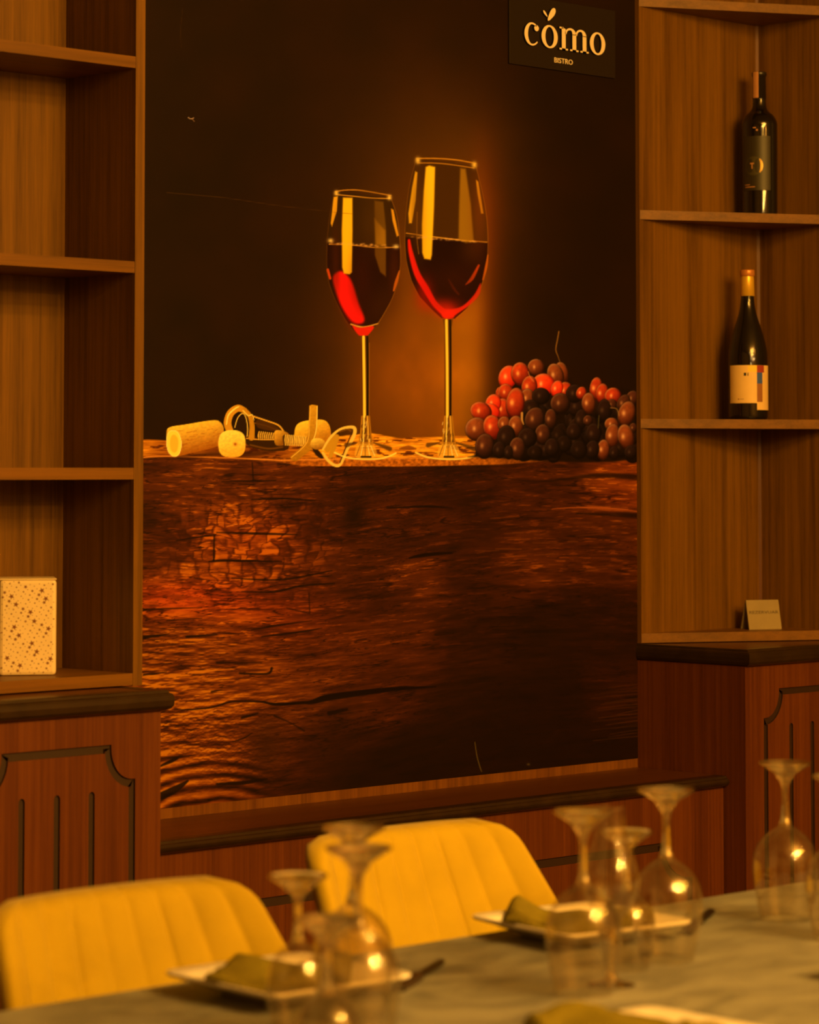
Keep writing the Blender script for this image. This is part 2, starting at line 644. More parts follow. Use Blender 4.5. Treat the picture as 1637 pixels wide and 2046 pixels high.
def poly(pts, col, soft=1.0, al=1.0, sm=True, fn=None, clip=None):
    P = cat(pts) if sm else np.array(pts, float)
    m = soft * 1.5 + 2
    idx = box_idx(P[:, 0].min() - m, P[:, 1].min() - m, P[:, 0].max() + m, P[:, 1].max() + m)
    if idx.size == 0: return
    x, y = PX[idx], PY[idx]
    d = segd(x, y, P, True); d = np.where(inside(x, y, P), -d, d)
    a = sst(soft, -soft, d) * al
    if clip is not None: a = a * clip(x, y)
    if fn is not None:
        put(idx, a, fn(x, y, d))
    else:
        put(idx, a, col)


def stroke(pts, wd, col, soft=0.9, al=1.0, sm=True, closed=False, clip=None):
    P = np.array(pts, float)
    W = np.array(wd if hasattr(wd, '__len__') else [wd] * len(P), float)
    if sm and len(P) > 2:
        Q = cat(np.column_stack([P, W]), 5, closed); P, W = Q[:, :2], Q[:, 2]
    m = W.max() / 2 + soft * 1.5 + 1
    idx = box_idx(P[:, 0].min() - m, P[:, 1].min() - m, P[:, 0].max() + m, P[:, 1].max() + m)
    if idx.size == 0: return
    x, y = PX[idx], PY[idx]
    d = segd(x, y, P, closed, W)
    a = sst(soft, -soft, d) * al
    if clip is not None: a = a * clip(x, y)
    put(idx, a, col)


def gauss(cx, cy, sx, sy, col, al=1.0, rot=0.0):
    r = 3.2 * max(sx, sy)
    idx = box_idx(cx - r, cy - r, cx + r, cy + r)
    x = PX[idx] - cx; y = PY[idx] - cy
    c, s = math.cos(rot), math.sin(rot)
    u, v = x * c + y * s, -x * s + y * c
    put(idx, al * np.exp(-0.5 * ((u / sx) ** 2 + (v / sy) ** 2)), col)


# --- backdrop: near black brown with an amber glow behind the glasses
C[:] = (28, 9, 0)
n = fbm(PX / 90, PY / 90, 3, 5)
C *= (0.85 + 0.35 * n)[:, None]


def glow(cx, cy, sl, sr, su, sd, col, k, p=2.0):
    dx = PX - cx; dy = PY - cy
    u = np.where(dx < 0, dx / sl, dx / sr); v = np.where(dy < 0, dy / su, dy / sd)
    g = np.exp(-0.5 * (np.abs(u) ** p + np.abs(v) ** p))
    C[:] = C + (k * g)[:, None] * np.array(col, float)


glow(870, 330, 130, 105, 140, 420, (26, 14, 0), 1.0)
glow(850, 760, 150, 90, 330, 230, (36, 19, 0), 1.0)
glow(840, 770, 105, 75, 170, 140, (60, 28, 0), 1.0)
glow(938, 690, 42, 24, 210, 200, (66, 38, 0), 1.0, 2.4)
glow(968, 440, 22, 26, 110, 200, (34, 8, 0), 0.8)
glow(985, 300, 90, 50, 60, 150, (14, 8, 0), 0.8)
_sm = fbm(PX / 55, PY / 75, 3, 9)
_k = np.exp(-0.5 * (((PX - 850) / 130) ** 2 + ((PY - 800) / 110) ** 2))
C *= (1 - 0.28 * _k * (_sm > 0) * (1.3 * _sm))[:, None] ** 1.0 + 0.12 * _k[:, None]
gauss(770, 840, 45, 26, (105, 48, 0), 0.5)

# --- weathered beam: front face
BY = np.interp(PX, [280, 330, 480, 560, 600, 800, 1000, 1120, 1270], [917, 913, 917, 924, 931, 932, 928, 919, 917])
TOPF = np.interp(PX, [280, 330, 480, 700, 950, 1270], [913, 911, 916, 915, 914, 915])
CP = [(300, 950, .26), (350, 1000, .26), (450, 930, .34), (520, 930, .34), (610, 960, .3), (380, 950, .3), (560, 1000, .3), (640, 1000, .2),
      (400, 1010, .45), (460, 1045, .6), (500, 1080, .62), (480, 1120, .5), (330, 1100, .4), (300, 1040, .12), (300, 1080, .14), (300, 1140, .12), (345, 1165, .62),
      (300, 1195, .8), (350, 1200, .85), (410, 1205, .72), (450, 1160, .5), (520, 1210, .62), (540, 1160, .35), (300, 1260, .42), (380, 1260, .45), (580, 1130, .36),
      (620, 1200, .3), (700, 960, .14), (690, 1010, .12), (640, 1060, .16), (760, 1060, .27), (840, 1050, .25), (700, 1100, .18), (600, 1250, .42), (700, 1260, .3),
      (770, 1190, .1), (830, 1150, .42), (850, 1100, .1), (900, 980, .12), (960, 1050, .1), (1050, 1010, .2), (1100, 950, .2), (1180, 990, .42), (1250, 930, .5), (1250, 1005, .5),
      (1200, 1030, .12), (1060, 1060, .26), (1150, 1065, .22), (1250, 1085, .34), (1180, 1120, .2), (1020, 1135, .3), (1100, 1135, .25), (960, 1150, .08), (1260, 1130, .24),
      (1100, 1250, .06), (900, 1250, .1), (810, 1230, .2), (800, 1290, .28), (300, 1320, .66), (340, 1360, .66), (400, 1385, .74), (520, 1370, .55), (470, 1310, .42), (600, 1390, .4),
      (600, 1310, .32), (700, 1330, .32), (760, 1330, .26), (400, 1440, .52), (340, 1460, .62), (330, 1520, .9), (390, 1520, .75), (460, 1540, .5), (345, 1590, .75), (420, 1580, .6),
      (500, 1440, .42), (520, 1510, .3), (540, 1580, .12), (600, 1440, .36), (520, 1480, .3), (580, 1510, .2), (660, 1480, .12), (700, 1430, .22), (750, 1390, .2), (820, 1350, .16),
      (900, 1400, .06), (900, 1500, .03), (1000, 1450, .03), (1250, 1390, .12), (1250, 1200, .09), (1250, 1300, .07), (1100, 1400, .04), (1100, 1500, .03), (800, 1540, .03),
      (620, 1570, .06), (700, 1540, .03), (1250, 1490, .03)]
CP = np.array(CP)
num = np.zeros(NP); den = np.full(NP, 1e-9)
fr = np.nonzero(PY > BY - 3)[0]
fx, fy = PX[fr], PY[fr]
wx = fx + 34 * (fbm(fx / 70, fy / 45, 3, 21) - .5)
wy = fy + 34 * (fbm(fx / 90, fy / 30, 3, 31) - .5)
nu = np.zeros(fr.size); de = np.full(fr.size, 1e-9)
for cx, cy, b in CP:
    d2 = ((wx - cx) / 46) ** 2 + ((wy - cy) / 34) ** 2
    q = np.exp(-0.5 * d2) + 0.004 / (1 + d2)
    nu += q * b; de += q
B = nu / de
# slow slope of the grain: rises to the right lower down
sl = fy + (fx - 280) * (0.05 + 0.09 * sst(1150, 1500, fy)) + 10 * np.sin(fx / 130.0)
g1 = fbm(fx / 60 + 3, sl / 10, 4, 41, .55)
g2 = fbm(fx / 22, sl / 2.6, 3, 51, .6)
g3 = fbm(fx / 130, sl / 16, 3, 61)
g4 = fbm(fx / 18, sl / 2.2, 2, 55)
tx = -0.12 + 1.1 * g1 + 0.55 * g2 + 0.55 * (g3 - .5) + .35 * g4
# long dark checks
rid = np.abs(fbm(fx / 120, sl / 11, 3, 71) - .5)
chk = sst(0.035, 0.0, rid) * sst(.42, .6, fbm(fx / 80, fy / 40, 2, 73))
tx *= 1 - 0.75 * chk
rid2 = np.abs(fbm(fx / 75 + 9, sl / 6.5, 3, 171) - .5)
tx *= 1 - 0.6 * sst(0.03, 0.0, rid2) * sst(.45, .62, fbm(fx / 60, fy / 26, 2, 173))
hi_ = sst(.60, .78, fbm(fx / 26, sl / 3.4, 3, 175, .6))
tx *= 1 + (0.85 - .55 * sst(1230, 1330, fy)) * hi_
# upper edges of checks catch light in the print
h = fbm(fx / 40, sl / 9, 3, 81, .55)
h2 = fbm(fx / 40, (sl + 2.2) / 9, 3, 81, .55)
rel = np.clip((h2 - h) * 9, -1, 1)
relm = np.exp(-0.5 * (((fx - 330) / 170) ** 2)) * sst(1210, 1300, fy)
tx = tx * (1 + 0.55 * relm * rel)
# cuboid cracking
bm_ = np.exp(-0.5 * (((fx - 500) / 125) ** 2 + ((fy - 1095) / 78) ** 2)) * 1.25
bm_ = np.clip(bm_, 0, 1) * sst(.25, .45, bm_)
vv = (fy + 12 * np.sin(fx / 95.0 + .6) + 62 * (fbm(fx / 60, fy / 34, 3, 91) - .5)) / 19.0
row = np.floor(vv)
uu = (fx + 30 * (fbm(fx / 25, fy / 20, 2, 93) - .5)) / (16 + 26 * lat(row, row * 0, 5)) + 9 * lat(row, row * 0 + 3, 7)
colm = np.floor(uu)
fv = vv - row; fu = uu - colm
edge = np.minimum(np.minimum(fv, 1 - fv) * 21, np.minimum(fu, 1 - fu) * 24)
blk = (0.35 + 1.25 * lat(row, colm, 13) ** 1.3) * (0.22 + 0.78 * sst(0.3, 3.2 + 3 * lat(row, colm, 19), edge)) * (0.8 + .45 * (1 - fu))
tx = tx * (1 - bm_ * .55) + bm_ * .55 * tx * blk * 1.7
# concentric ridges around the knot, lower left
rr = np.hypot((fx - 455) * .8, (fy - 1760) * 1.0) + 10 * fbm(fx / 50, fy / 50, 3, 101) + .05 * (fx - 320)
rm = sst(560, 500, fx) * sst(1480, 1515, fy - .12 * (fx - 320) + 5)
wv = np.sin(rr / 17.0 * 2 * np.pi / 1.35)
tx = tx * (1 - .75 * rm) + rm * .75 * (0.55 + .62 * wv) * (0.75 + .5 * g2)
# pitted zone above it
pit = fbm(fx / 7, fy / 4.5, 2, 111) - fbm(fx / 7, (fy + 2) / 4.5, 2, 111)
pm = np.exp(-0.5 * (((fx - 400) / 110) ** 2 + ((fy - 1460) / 45) ** 2)) + .8 * np.exp(-0.5 * (((fx - 480) / 70) ** 2 + ((fy - 1530) / 30) ** 2))
tx = tx * (1 + 1.6 * pm * pit)
lum = np.clip(B * np.clip(tx, 0, 2.2) * 0.98, 0, 0.85)
# red tint zones of the print
redz = np.exp(-0.5 * (((fx - 350) / 110) ** 2 + ((fy - 1195) / 28) ** 2)) + .5 * np.exp(-0.5 * (((fx - 490) / 90) ** 2 + ((fy - 1080) / 45) ** 2)) \
    + .5 * np.exp(-0.5 * (((fx - 560) / 90) ** 2 + ((fy - 1225) / 40) ** 2)) + .35 * sst(1130, 1230, fx) * sst(1040, 1000, fy)
redz = np.clip(redz, 0, 1)
cr_ = 20 + 190 * lum ** .9
cg_ = 6 + lum * (104 - 40 * redz) * (0.58 + .45 * lum)
cb_ = np.zeros_like(lum)
beam = np.column_stack([cr_, cg_, cb_])
aa = sst(-1.2, 1.2, fy - BY[fr])[:, None]
C[fr] = C[fr] * (1 - aa) + beam * aa
# thin orange streaks on the right
random.seed(3)
for k in range(17):
    y = 1372 + k * 6.4 + random.uniform(-2, 2)
    L0 = random.uniform(40, 95)
    stroke([(1272, y - 4), (1272 - L0 * .5, y), (1272 - L0, y + 5)], [1.4, 1.2, .6], (95, 40, 0), 1.1, random.uniform(.25, .7))
for k in range(34):
    x = random.uniform(940, 1180); y = random.uniform(1035, 1150)
    stroke([(x, y), (x + random.uniform(12, 60), y - random.uniform(-2, 5))], random.uniform(.8, 2.6), (115, 46, 0), 1.2, random.uniform(.25, .65), sm=False)
for k in range(16):
    x = random.uniform(1130, 1240); y = random.uniform(1008, 1018) + (x - 1130) * .03
    stroke([(x, y), (x + 45, y + 3)], 1.6, (150, 60, 5), 1.0, .55, sm=False)
stroke([(1100, 1017), (1150, 1014), (1210, 1015), (1272, 1022)], [1.5, 2.5, 2.5, 2], (165, 68, 8), 1.1, .8)
stroke([(1000, 955), (1080, 962), (1190, 950), (1272, 954)], [2, 3, 9, 12], (22, 6, 0), 3, .75)
stroke([(1150, 1026), (1272, 1030)], [4, 10], (22, 6, 0), 3, .7, sm=False)
# main horizontal crack
stroke([(350, 1417), (372, 1418), (420, 1413), (450, 1404), (480, 1401), (520, 1402), (548, 1407), (600, 1404), (622, 1402), (660, 1392), (780, 1377), (868, 1372)],
       [1.5, 2.5, 3, 3, 3, 4, 6, 6, 9, 13, 9, 2], (14, 3, 0), 1.5, .95)
stroke([(360, 1412), (420, 1407), (450, 1399)], [1.5, 2, 1], (190, 88, 8), 1.0, .55)
stroke([(372, 1422), (430, 1418), (482, 1407)], [1.5, 2, 1], (175, 80, 8), 1.0, .4)
# other drawn checks
for pts, wd in [(([(440, 962), (500, 961), (548, 960)]), [1, 3, 2]), ([(500, 998), (560, 996), (625, 1000)], [2, 4, 1.5]), ([(430, 1064), (510, 1066), (590, 1068)], [2, 5, 2]),
                ([(350, 1080), (400, 1072), (428, 1068)], [1, 3, 2]), ([(415, 1122), (450, 1120), (560, 1122)], [3, 5, 2]), ([(460, 1155), (560, 1158), (660, 1140)], [2, 4, 2]),
                ([(480, 1182), (545, 1182), (600, 1170), (665, 1166)], [1, 4, 4, 2]), ([(284, 1218), (330, 1216), (400, 1214)], [4, 3, 1]), ([(330, 1240), (400, 1235)], [2, 1]),
                ([(284, 1273), (310, 1270), (335, 1266)], [7, 5, 1]), ([(370, 1272), (430, 1268)], [5, 2]), ([(520, 1272), (600, 1262), (640, 1255)], [2, 4, 1]), ([(500, 1258), (560, 1248), (620, 1240)], [2, 3, 1]),
                ([(476, 1345), (530, 1346), (540, 1335)], [4, 4, 5]), ([(420, 1382), (440, 1378)], [4, 1]), ([(430, 1324), (520, 1324)], [3, 1]), ([(284, 1348), (330, 1342)], [4, 1]),
                ([(480, 1434), (495, 1430), (512, 1425)], [4, 5, 3]), ([(545, 1430), (575, 1443), (605, 1460)], [4, 2, 3]), ([(462, 1482), (485, 1474), (500, 1465)], [1, 3, 1]),
                ([(655, 1425), (690, 1417)], [9, 5]), ([(318, 1530), (340, 1520), (352, 1515)], [4, 7, 3]), ([(320, 1590), (350, 1575), (372, 1560)], [16, 13, 4]),
                ([(430, 1566), (480, 1564), (530, 1556)], [4, 8, 3]), ([(570, 1215), (614, 1225)], [1.5, 2]), ([(614, 1185), (616, 1226)], [1.5, 1.5]),
                ([(770, 1015), (850, 1012), (900, 1015)], [2, 5, 1]), ([(815, 1115), (850, 1108), (900, 1105)], [3, 8, 3]), ([(425, 1070), (424, 1120)], [3, 3]), ([(501, 925), (503, 960)], [2, 2])]:
    stroke(pts, wd, (14, 3, 0), 1.6, .85)
# knot shading
gauss(530, 1490, 26, 40, (46, 16, 0), .65)
gauss(660, 1470, 60, 60, (32, 10, 0), .35)
gauss(705, 1030, 16, 16, (22, 6, 0), .8)
# bright chips in the cracked zone
for x, y, a, b in [(462, 1045, 9, 11), (442, 1040, 9, 9), (490, 1028, 9, 7), (514, 1045, 11, 8), (438, 1078, 9, 7), (455, 1092, 6, 12), (474, 1085, 10, 14), (512, 1088, 16, 11), (395, 1030, 12, 14), (366, 1036, 8, 14),
                   (445, 1110, 12, 5), (480, 1110, 8, 5), (405, 1135, 9, 8), (452, 1133, 8, 8), (430, 1135, 7, 9), (540, 1160, 8, 6), (500, 1170, 12, 7), (350, 1195, 18, 9), (300, 1205, 14, 6), (395, 1200, 22, 8), (536, 930, 15, 10)]:
    poly([(x - a, y - b), (x + a, y - b * .8), (x + a * .9, y + b), (x - a * .8, y + b * .9)], (140, 52, 4), 2.4, .30, sm=False)
stroke([(450, 1052), (471, 1047)], 1.5, (230, 125, 20), 1, .7, sm=False)
stroke([(476, 1056), (500, 1053)], 1.5, (220, 115, 20), 1, .6, sm=False)

# --- beam top surface: brightly lit planks
tp = np.nonzero((PY < BY + 1) & (PY > 862))[0]
tx_, ty_ = PX[tp], PY[tp]
backe = np.interp(tx_, [284, 330, 440, 500, 620, 690, 740, 800, 870, 950, 1010, 1272], [878, 880, 884, 880, 878, 870, 866, 876, 872, 872, 885, 905]) + 3 * (fbm(tx_ / 30, tx_ * 0, 3, 7) - .5)
s = fbm(tx_ / 40, ty_ / 3.0, 4, 121, .6)
s2 = fbm(tx_ / 22, ty_ / 5.0, 3, 131)
bri = np.interp(tx_, [284, 330, 450, 540, 640, 760, 900, 960, 1010, 1272], [.75, .62, .45, .5, .95, 1.0, 1.0, .9, .45, .2]) * (0.35 + .95 * s)
bri *= 1 - .65 * sst(.58, .7, s2)
tc_ = np.column_stack([40 + 225 * bri, 8 + 145 * bri ** 1.25, 12 * bri ** 3])
al = sst(-1.5, 1.5, ty_ - backe) * sst(1.0, -1.5, ty_ - TOPF[tp])
put(tp, al, tc_)
# worn front lip between the top surface and the dark face
lp = np.nonzero((PY > TOPF - 2) & (PY < BY + 1))[0]
gr = fbm(PX[lp] / 5, PY[lp] / 4, 3, 141)
lb = np.interp(PX[lp], [284, 540, 640, 900, 1000, 1120, 1272], [.3, .5, .8, .8, .6, .4, .35]) * (.35 + .9 * gr)
put(lp, sst(TOPF[lp] - 2, TOPF[lp] + 1, PY[lp]) * sst(BY[lp] + 1.5, BY[lp] - 1, PY[lp]), np.column_stack([50 + 190 * lb, 12 + 105 * lb, 6 * lb]))
stroke([(284, 914), (330, 911.5), (480, 916), (560, 920)], 2.2, (235, 125, 18), 1.0, .9)
stroke([(560, 920), (700, 917), (950, 914)], 2.5, (235, 130, 20), 1.2, .7)
stroke([(950, 914), (1100, 916), (1272, 916)], 1.8, (190, 95, 10), 1.0, .8)
poly([(950, 872), (1000, 874), (1006, 884), (950, 884)], (150, 72, 6), 2, .7)


# --- corks and corkscrew
def A(*p):
    return [(280 + q[0] / 3.41, 760 + q[1] / 3.41) for q in p]


def shade(c0, c1, x0, y0, x1, y1):
    c0 = np.array(c0, float); c1 = np.array(c1, float)
    L = (x1 - x0) ** 2 + (y1 - y0) ** 2

    def fn(x, y, d):
        t = np.clip(((x - x0) * (x1 - x0) + (y - y0) * (y1 - y0)) / L, 0, 1)[:, None]
        n_ = (0.9 + .2 * fbm(x / 4, y / 3, 3, 151))[:, None]
        return (c0 * (1 - t) + c1 * t) * n_
    return fn


stroke(A((250, 520), (520, 500), (720, 505), (900, 480)), [6, 9, 12, 8], (50, 16, 0), 4, .7)
poly(A((1040, 360), (1060, 300), (1120, 275), (1230, 268), (1275, 300), (1290, 360), (1280, 420), (1150, 440), (1050, 420)), None, 1, fn=shade((250, 175, 25), (170, 85, 0), 620, 838, 640, 888))
poly(A((170, 360), (190, 320), (300, 300), (480, 272), (535, 285), (560, 335), (548, 420), (500, 455), (300, 505), (215, 515), (175, 460)), None, 1, fn=shade((245, 170, 25), (150, 66, 0), 385, 845, 398, 906))
for k in range(26):
    x = 350 + random.uniform(0, 85); y = 850 + random.uniform(5, 46)
    stroke([(x, y), (x + random.uniform(3, 14), y - random.uniform(0, 3))], random.uniform(.8, 1.8), (150, 62, 0), .8, .5, sm=False)
poly(A((170, 430), (180, 360), (215, 342), (250, 360), (270, 430), (255, 500), (220, 518), (185, 490)), (255, 185, 32), 1)
poly(A((192, 430), (200, 385), (220, 370), (243, 390), (250, 430), (240, 480), (220, 492), (200, 475)), (232, 150, 16), 1.5, .8)
stroke(A((170, 430), (180, 360), (215, 342), (250, 360), (270, 430), (255, 500), (220, 518), (185, 490)), 1.4, (255, 210, 70), .8, .9, closed=True)
# ring and bell of the corkscrew
stroke(A((770, 390), (745, 400), (720, 385)), 8, (70, 30, 0), 2, .7)
poly(A((700, 398), (800, 402), (900, 402), (960, 400), (1000, 440), (990, 472), (900, 482), (800, 470), (720, 440)), (48, 20, 0), 1.2)
stroke(A((715, 395), (800, 403), (900, 404)), 2.4, (215, 130, 15), .8)
stroke(A((740, 440), (860, 465), (960, 455)), 3, (130, 66, 3), 1.5, .7)
stroke(A((600, 342), (585, 290), (605, 225), (655, 190), (700, 205)), [14, 15, 15, 14, 11], (205, 122, 8), 1.0)
stroke(A((578, 300), (592, 235), (640, 190), (662, 180)), [2, 3, 3, 2], (255, 190, 50), .8)
stroke(A((700, 205), (735, 240), (752, 310), (748, 390)), [10, 9, 10, 12], (190, 112, 6), 1.0)
stroke(A((690, 205), (725, 240), (752, 235), (765, 270)), [2, 2, 2, 1.5], (250, 185, 45), .8)
stroke(A((635, 320), (655, 255), (690, 225), (712, 260), (722, 330), (718, 380)), 2.0, (250, 180, 40), .8, .9)
poly(A((642, 335), (652, 275), (680, 240), (705, 262), (716, 320), (712, 375), (690, 345)), (38, 15, 0), 1.2)
stroke(A((760, 245), (850, 275), (930, 305), (965, 345)), 3.0, (225, 145, 22), .9)
stroke(A((765, 290), (850, 310), (925, 340)), 2.0, (150, 85, 6), 1, .8)
poly(A((790, 268), (900, 302), (940, 340), (880, 345), (790, 320)), (78, 36, 0), 1.5, .8)
for k in range(8):
    x = 795 + k * 14
    stroke(A((x + 6, 350 + k * 1.5), (x, 375 + k * 2), (x + 5, 402)), 2.6, (225, 150, 25), .8, .95)
    stroke(A((x + 12, 352 + k * 1.5), (x + 7, 400)), 1.4, (70, 30, 0), .8, .8, sm=False)
poly(A((905, 350), (940, 340), (985, 352), (1005, 375), (965, 400), (970, 440), (925, 445), (905, 420)), None, 1, fn=shade((230, 150, 20), (120, 58, 0), 545, 862, 566, 888))
poly(A((960, 385), (990, 372), (1000, 440), (975, 460)), (60, 26, 0), 1.2)
for k in range(12):
    x = 975 + k * 12.5
    stroke(A((x + 6, 372 + k * 1.2), (x + 2, 405 + k), (x + 6, 440 + k * .6)), 2.6, (235, 165, 35), .8, .95)
    stroke(A((x + 12, 376 + k * 1.2), (x + 9, 438)), 1.3, (90, 42, 0), .8, .85, sm=False)
poly(A((1142, 172), (1160, 165), (1200, 172), (1198, 250), (1190, 330), (1180, 400), (1160, 470), (1050, 552), (1018, 542), (1012, 520), (1120, 425), (1135, 350), (1140, 250)), None, 1.0, sm=False,
     fn=shade((205, 128, 10), (165, 95, 4), 617, 808, 600, 920))
stroke(A((1196, 178), (1190, 330), (1172, 400), (1160, 440)), 1.8, (255, 190, 55), .8, .9)
stroke(A((1150, 180), (1143, 300), (1125, 425), (1020, 525)), 1.6, (240, 165, 35), .8, .8)
poly(A((1160, 450), (1200, 470), (1240, 525), (1215, 530), (1180, 500)), (40, 16, 0), 1.4)
poly(A((1165, 400), (1215, 395), (1250, 420), (1240, 460), (1180, 470), (1150, 440)), None, 1, fn=shade((245, 175, 35), (150, 80, 3), 628, 876, 634, 898))
stroke(A((1265, 470), (1290, 420), (1330, 385), (1300, 480), (1285, 520)), [12, 12, 10, 10, 6], (195, 120, 8), 1.0)
stroke(A((1235, 470), (1285, 390), (1350, 335), (1420, 318), (1452, 330), (1445, 380), (1400, 470), (1355, 570), (1315, 578), (1270, 545), (1235, 495)), [4, 5, 5, 6, 7, 7, 6, 6, 6, 6, 5], (232, 165, 38), .9)
stroke(A((1435, 350), (1390, 460), (1350, 560)), 2.4, (60, 25, 0), .8, .8)
stroke(A((1350, 350), (1400, 335), (1425, 345)), 3, (120, 62, 4), 1, .8)
poly(A((522, 430), (535, 370), (580, 342), (650, 342), (695, 370), (708, 430), (695, 495), (650, 522), (570, 520), (532, 490)), None, 1, fn=shade((255, 196, 45), (240, 150, 18), 455, 862, 470, 912))
gauss(467, 887.5, 2.2, 2.2, (150, 50, 0), .9)
stroke(A((545, 470), (620, 500), (690, 470)), 1.2, (225, 135, 10), 1, .6)


# --- glasses of red wine in the print
def Bz(*p):
    return [(620 + q[0] / 4.0925, 290 + q[1] / 4.0925) for q in p]


def glass_print(outline, ybreak, red_core, box_):
    pass


# small glass
GS = [(666, 383), (656, 430), (651, 480), (650, 530), (655, 568), (668, 602), (685, 636), (702, 658), (714, 669), (732, 669), (745, 654), (760, 633), (778, 602), (791, 566), (797, 530), (796, 482), (790, 432), (778, 395)]
poly(GS, (44, 20, 0), 1.2, .8, sm=False)
WS = [(651, 486), (720, 492), (796, 496), (797, 530), (791, 566), (778, 602), (760, 633), (745, 652), (732, 668), (714, 668), (702, 657), (685, 634), (668, 600), (655, 566), (650, 530)]
poly(WS, (30, 4, 0), 1.2, 1, sm=False)
gauss(760, 610, 22, 40, (62, 24, 0), .5, .5)
poly(Bz((175, 1080), (235, 1030), (300, 1075), (340, 1150), (385, 1300), (430, 1420), (400, 1460), (330, 1440), (250, 1330), (200, 1210)), (238, 16, 0), 4, 1)
gauss(697, 618, 9, 22, (255, 20, 0), .6, -.35)
stroke(Bz((130, 1020), (150, 1090)), 5, (215, 60, 0), 1.5, .9, sm=False)
stroke(Bz((715, 1030), (690, 1120), (670, 1190)), [2, 6, 3], (230, 100, 5), 1.5, .95)
stroke(Bz((320, 1465), (420, 1490), (540, 1460)), [3, 4, 2], (235, 150, 30), 1.2, .85)
stroke(Bz((430, 1500), (480, 1510)), 2, (255, 190, 60), .8, .7, sm=False)
poly([(701, 651), (716, 655), (744, 652), (735, 667), (728, 671), (714, 670)], (225, 28, 0), 1.6, .95)
stroke([(655, 488), (700, 490), (750, 495), (792, 494)], 2, (225, 135, 18), .9, .85)
gauss(658, 481, 4, 3, (255, 190, 60), .9)
gauss(788, 493, 4, 3, (255, 200, 70), .9)
poly(Bz((255, 430), (332, 432), (333, 700), (328, 1040), (310, 1058), (262, 1050), (248, 1000), (245, 700)), (252, 166, 6), 2.2, .97, sm=False)
poly(Bz((512, 455), (585, 465), (608, 700), (606, 1075), (560, 1040), (515, 900)), (140, 82, 3), 2.5, .6, sm=False)
poly(Bz((512, 600), (600, 700), (606, 820), (525, 815)), (190, 115, 6), 3, .6, sm=False)
poly(Bz((178, 425), (212, 420), (205, 540), (165, 668), (155, 640)), (238, 150, 8), 1.6, .95, sm=False)
poly(Bz((648, 520), (668, 530), (712, 740), (695, 750), (660, 620)), (225, 135, 8), 1.6, .95, sm=False)
stroke([(666, 384), (656, 430), (651, 480), (650, 530), (655, 568), (668, 602), (690, 645)], 1.5, (110, 56, 3), 1.1, .45)
stroke([(778, 396), (790, 432), (796, 482), (797, 530), (791, 566), (778, 602), (752, 648)], 1.5, (170, 94, 8), 1.1, .5)
stroke([(667, 383), (690, 380), (720, 381), (778, 391)], 2.2, (200, 116, 12), .9, .9)
stroke([(668, 389), (700, 392), (740, 396), (776, 397)], 2.2, (215, 130, 16), .9, .9)
for x, y in ((669, 386), (775, 395)): gauss(x, y, 3.2, 3.6, (250, 180, 45), .95)
# large glass
GL = [(829, 318), (815, 372), (808, 430), (806, 482), (809, 520), (819, 560), (836, 594), (860, 619), (879, 636), (906, 637), (931, 615), (955, 580), (968, 540), (972, 490), (970, 440), (962, 390), (948, 332)]
poly(GL, (60, 27, 0), 1.2, .85, sm=False)
gauss(890, 400, 40, 60, (66, 30, 0), .5)
WL = [(807, 474), (890, 478), (972, 486), (972, 505), (968, 540), (955, 580), (931, 615), (906, 636), (879, 635), (860, 618), (836, 593), (819, 560), (809, 520)]
poly(WL, (30, 5, 0), 1.2, 1, sm=False)
stroke(Bz((795, 780), (810, 880), (860, 1050), (930, 1170), (1000, 1290), (1060, 1350)), [5, 9, 12, 13, 11, 12], (228, 18, 0), 2.2, 1)
poly(Bz((990, 1270), (1060, 1330), (1150, 1340), (1240, 1310), (1330, 1220), (1380, 1130), (1370, 1220), (1290, 1310), (1180, 1385), (1150, 1415), (1080, 1415), (1050, 1370)), (215, 28, 0), 2, 1)
gauss(891, 622, 14, 9, (240, 30, 8), .8)
stroke(Bz((1260, 1140), (1310, 1090), (1365, 985)), [2, 7, 4], (225, 60, 0), 2, .9)
stroke(Bz((1120, 1100), (1160, 1170), (1200, 1220)), [2, 5, 3], (120, 30, 0), 2, .6)
stroke(Bz((1440, 900), (1425, 1000), (1400, 1100)), [2, 5, 3], (205, 80, 2), 1.5, .9)
gauss(935, 500, 14, 20, (70, 28, 0), .45)
stroke([(809, 466), (860, 473), (920, 480), (970, 484)], 2, (215, 128, 16), .9, .85)
stroke([(830, 470), (950, 484)], 1.2, (245, 170, 40), .8, .6, sm=False)
poly(Bz((932, 180), (960, 168), (1008, 180), (1000, 500), (982, 900), (972, 938), (920, 930), (903, 880), (900, 650), (915, 380)), (255, 172, 8), 2.4, .97, sm=False)
poly(Bz((1215, 190), (1258, 195), (1300, 480), (1325, 790), (1260, 800), (1200, 770), (1205, 500)), (170, 104, 5), 3, .75, sm=False)
poly(Bz((846, 215), (864, 225), (850, 450), (818, 640), (795, 640), (790, 560), (820, 350)), (245, 160, 8), 1.8, .95, sm=False)
poly(Bz((1343, 285), (1362, 300), (1404, 560), (1385, 560), (1355, 400)), (235, 148, 8), 1.6, .95, sm=False)
stroke(Bz((862, 550), (860, 750), (875, 890)), 1.6, (165, 96, 6), 1, .8)
stroke([(829, 318), (815, 372), (808, 430), (806, 482), (809, 520), (819, 560), (836, 594), (862, 622)], 1.4, (140, 78, 6), 1.1, .45)
stroke([(948, 332), (962, 390), (970, 440), (972, 490), (968, 540), (955, 580), (931, 615), (908, 636)], 1.4, (170, 96, 8), 1.1, .55)
stroke([(829, 317), (870, 317), (910, 320), (948, 327)], 2.4, (205, 120, 10), .9, .9)
stroke([(831, 326), (880, 327), (944, 336)], 2.0, (200, 116, 10), .9, .85)
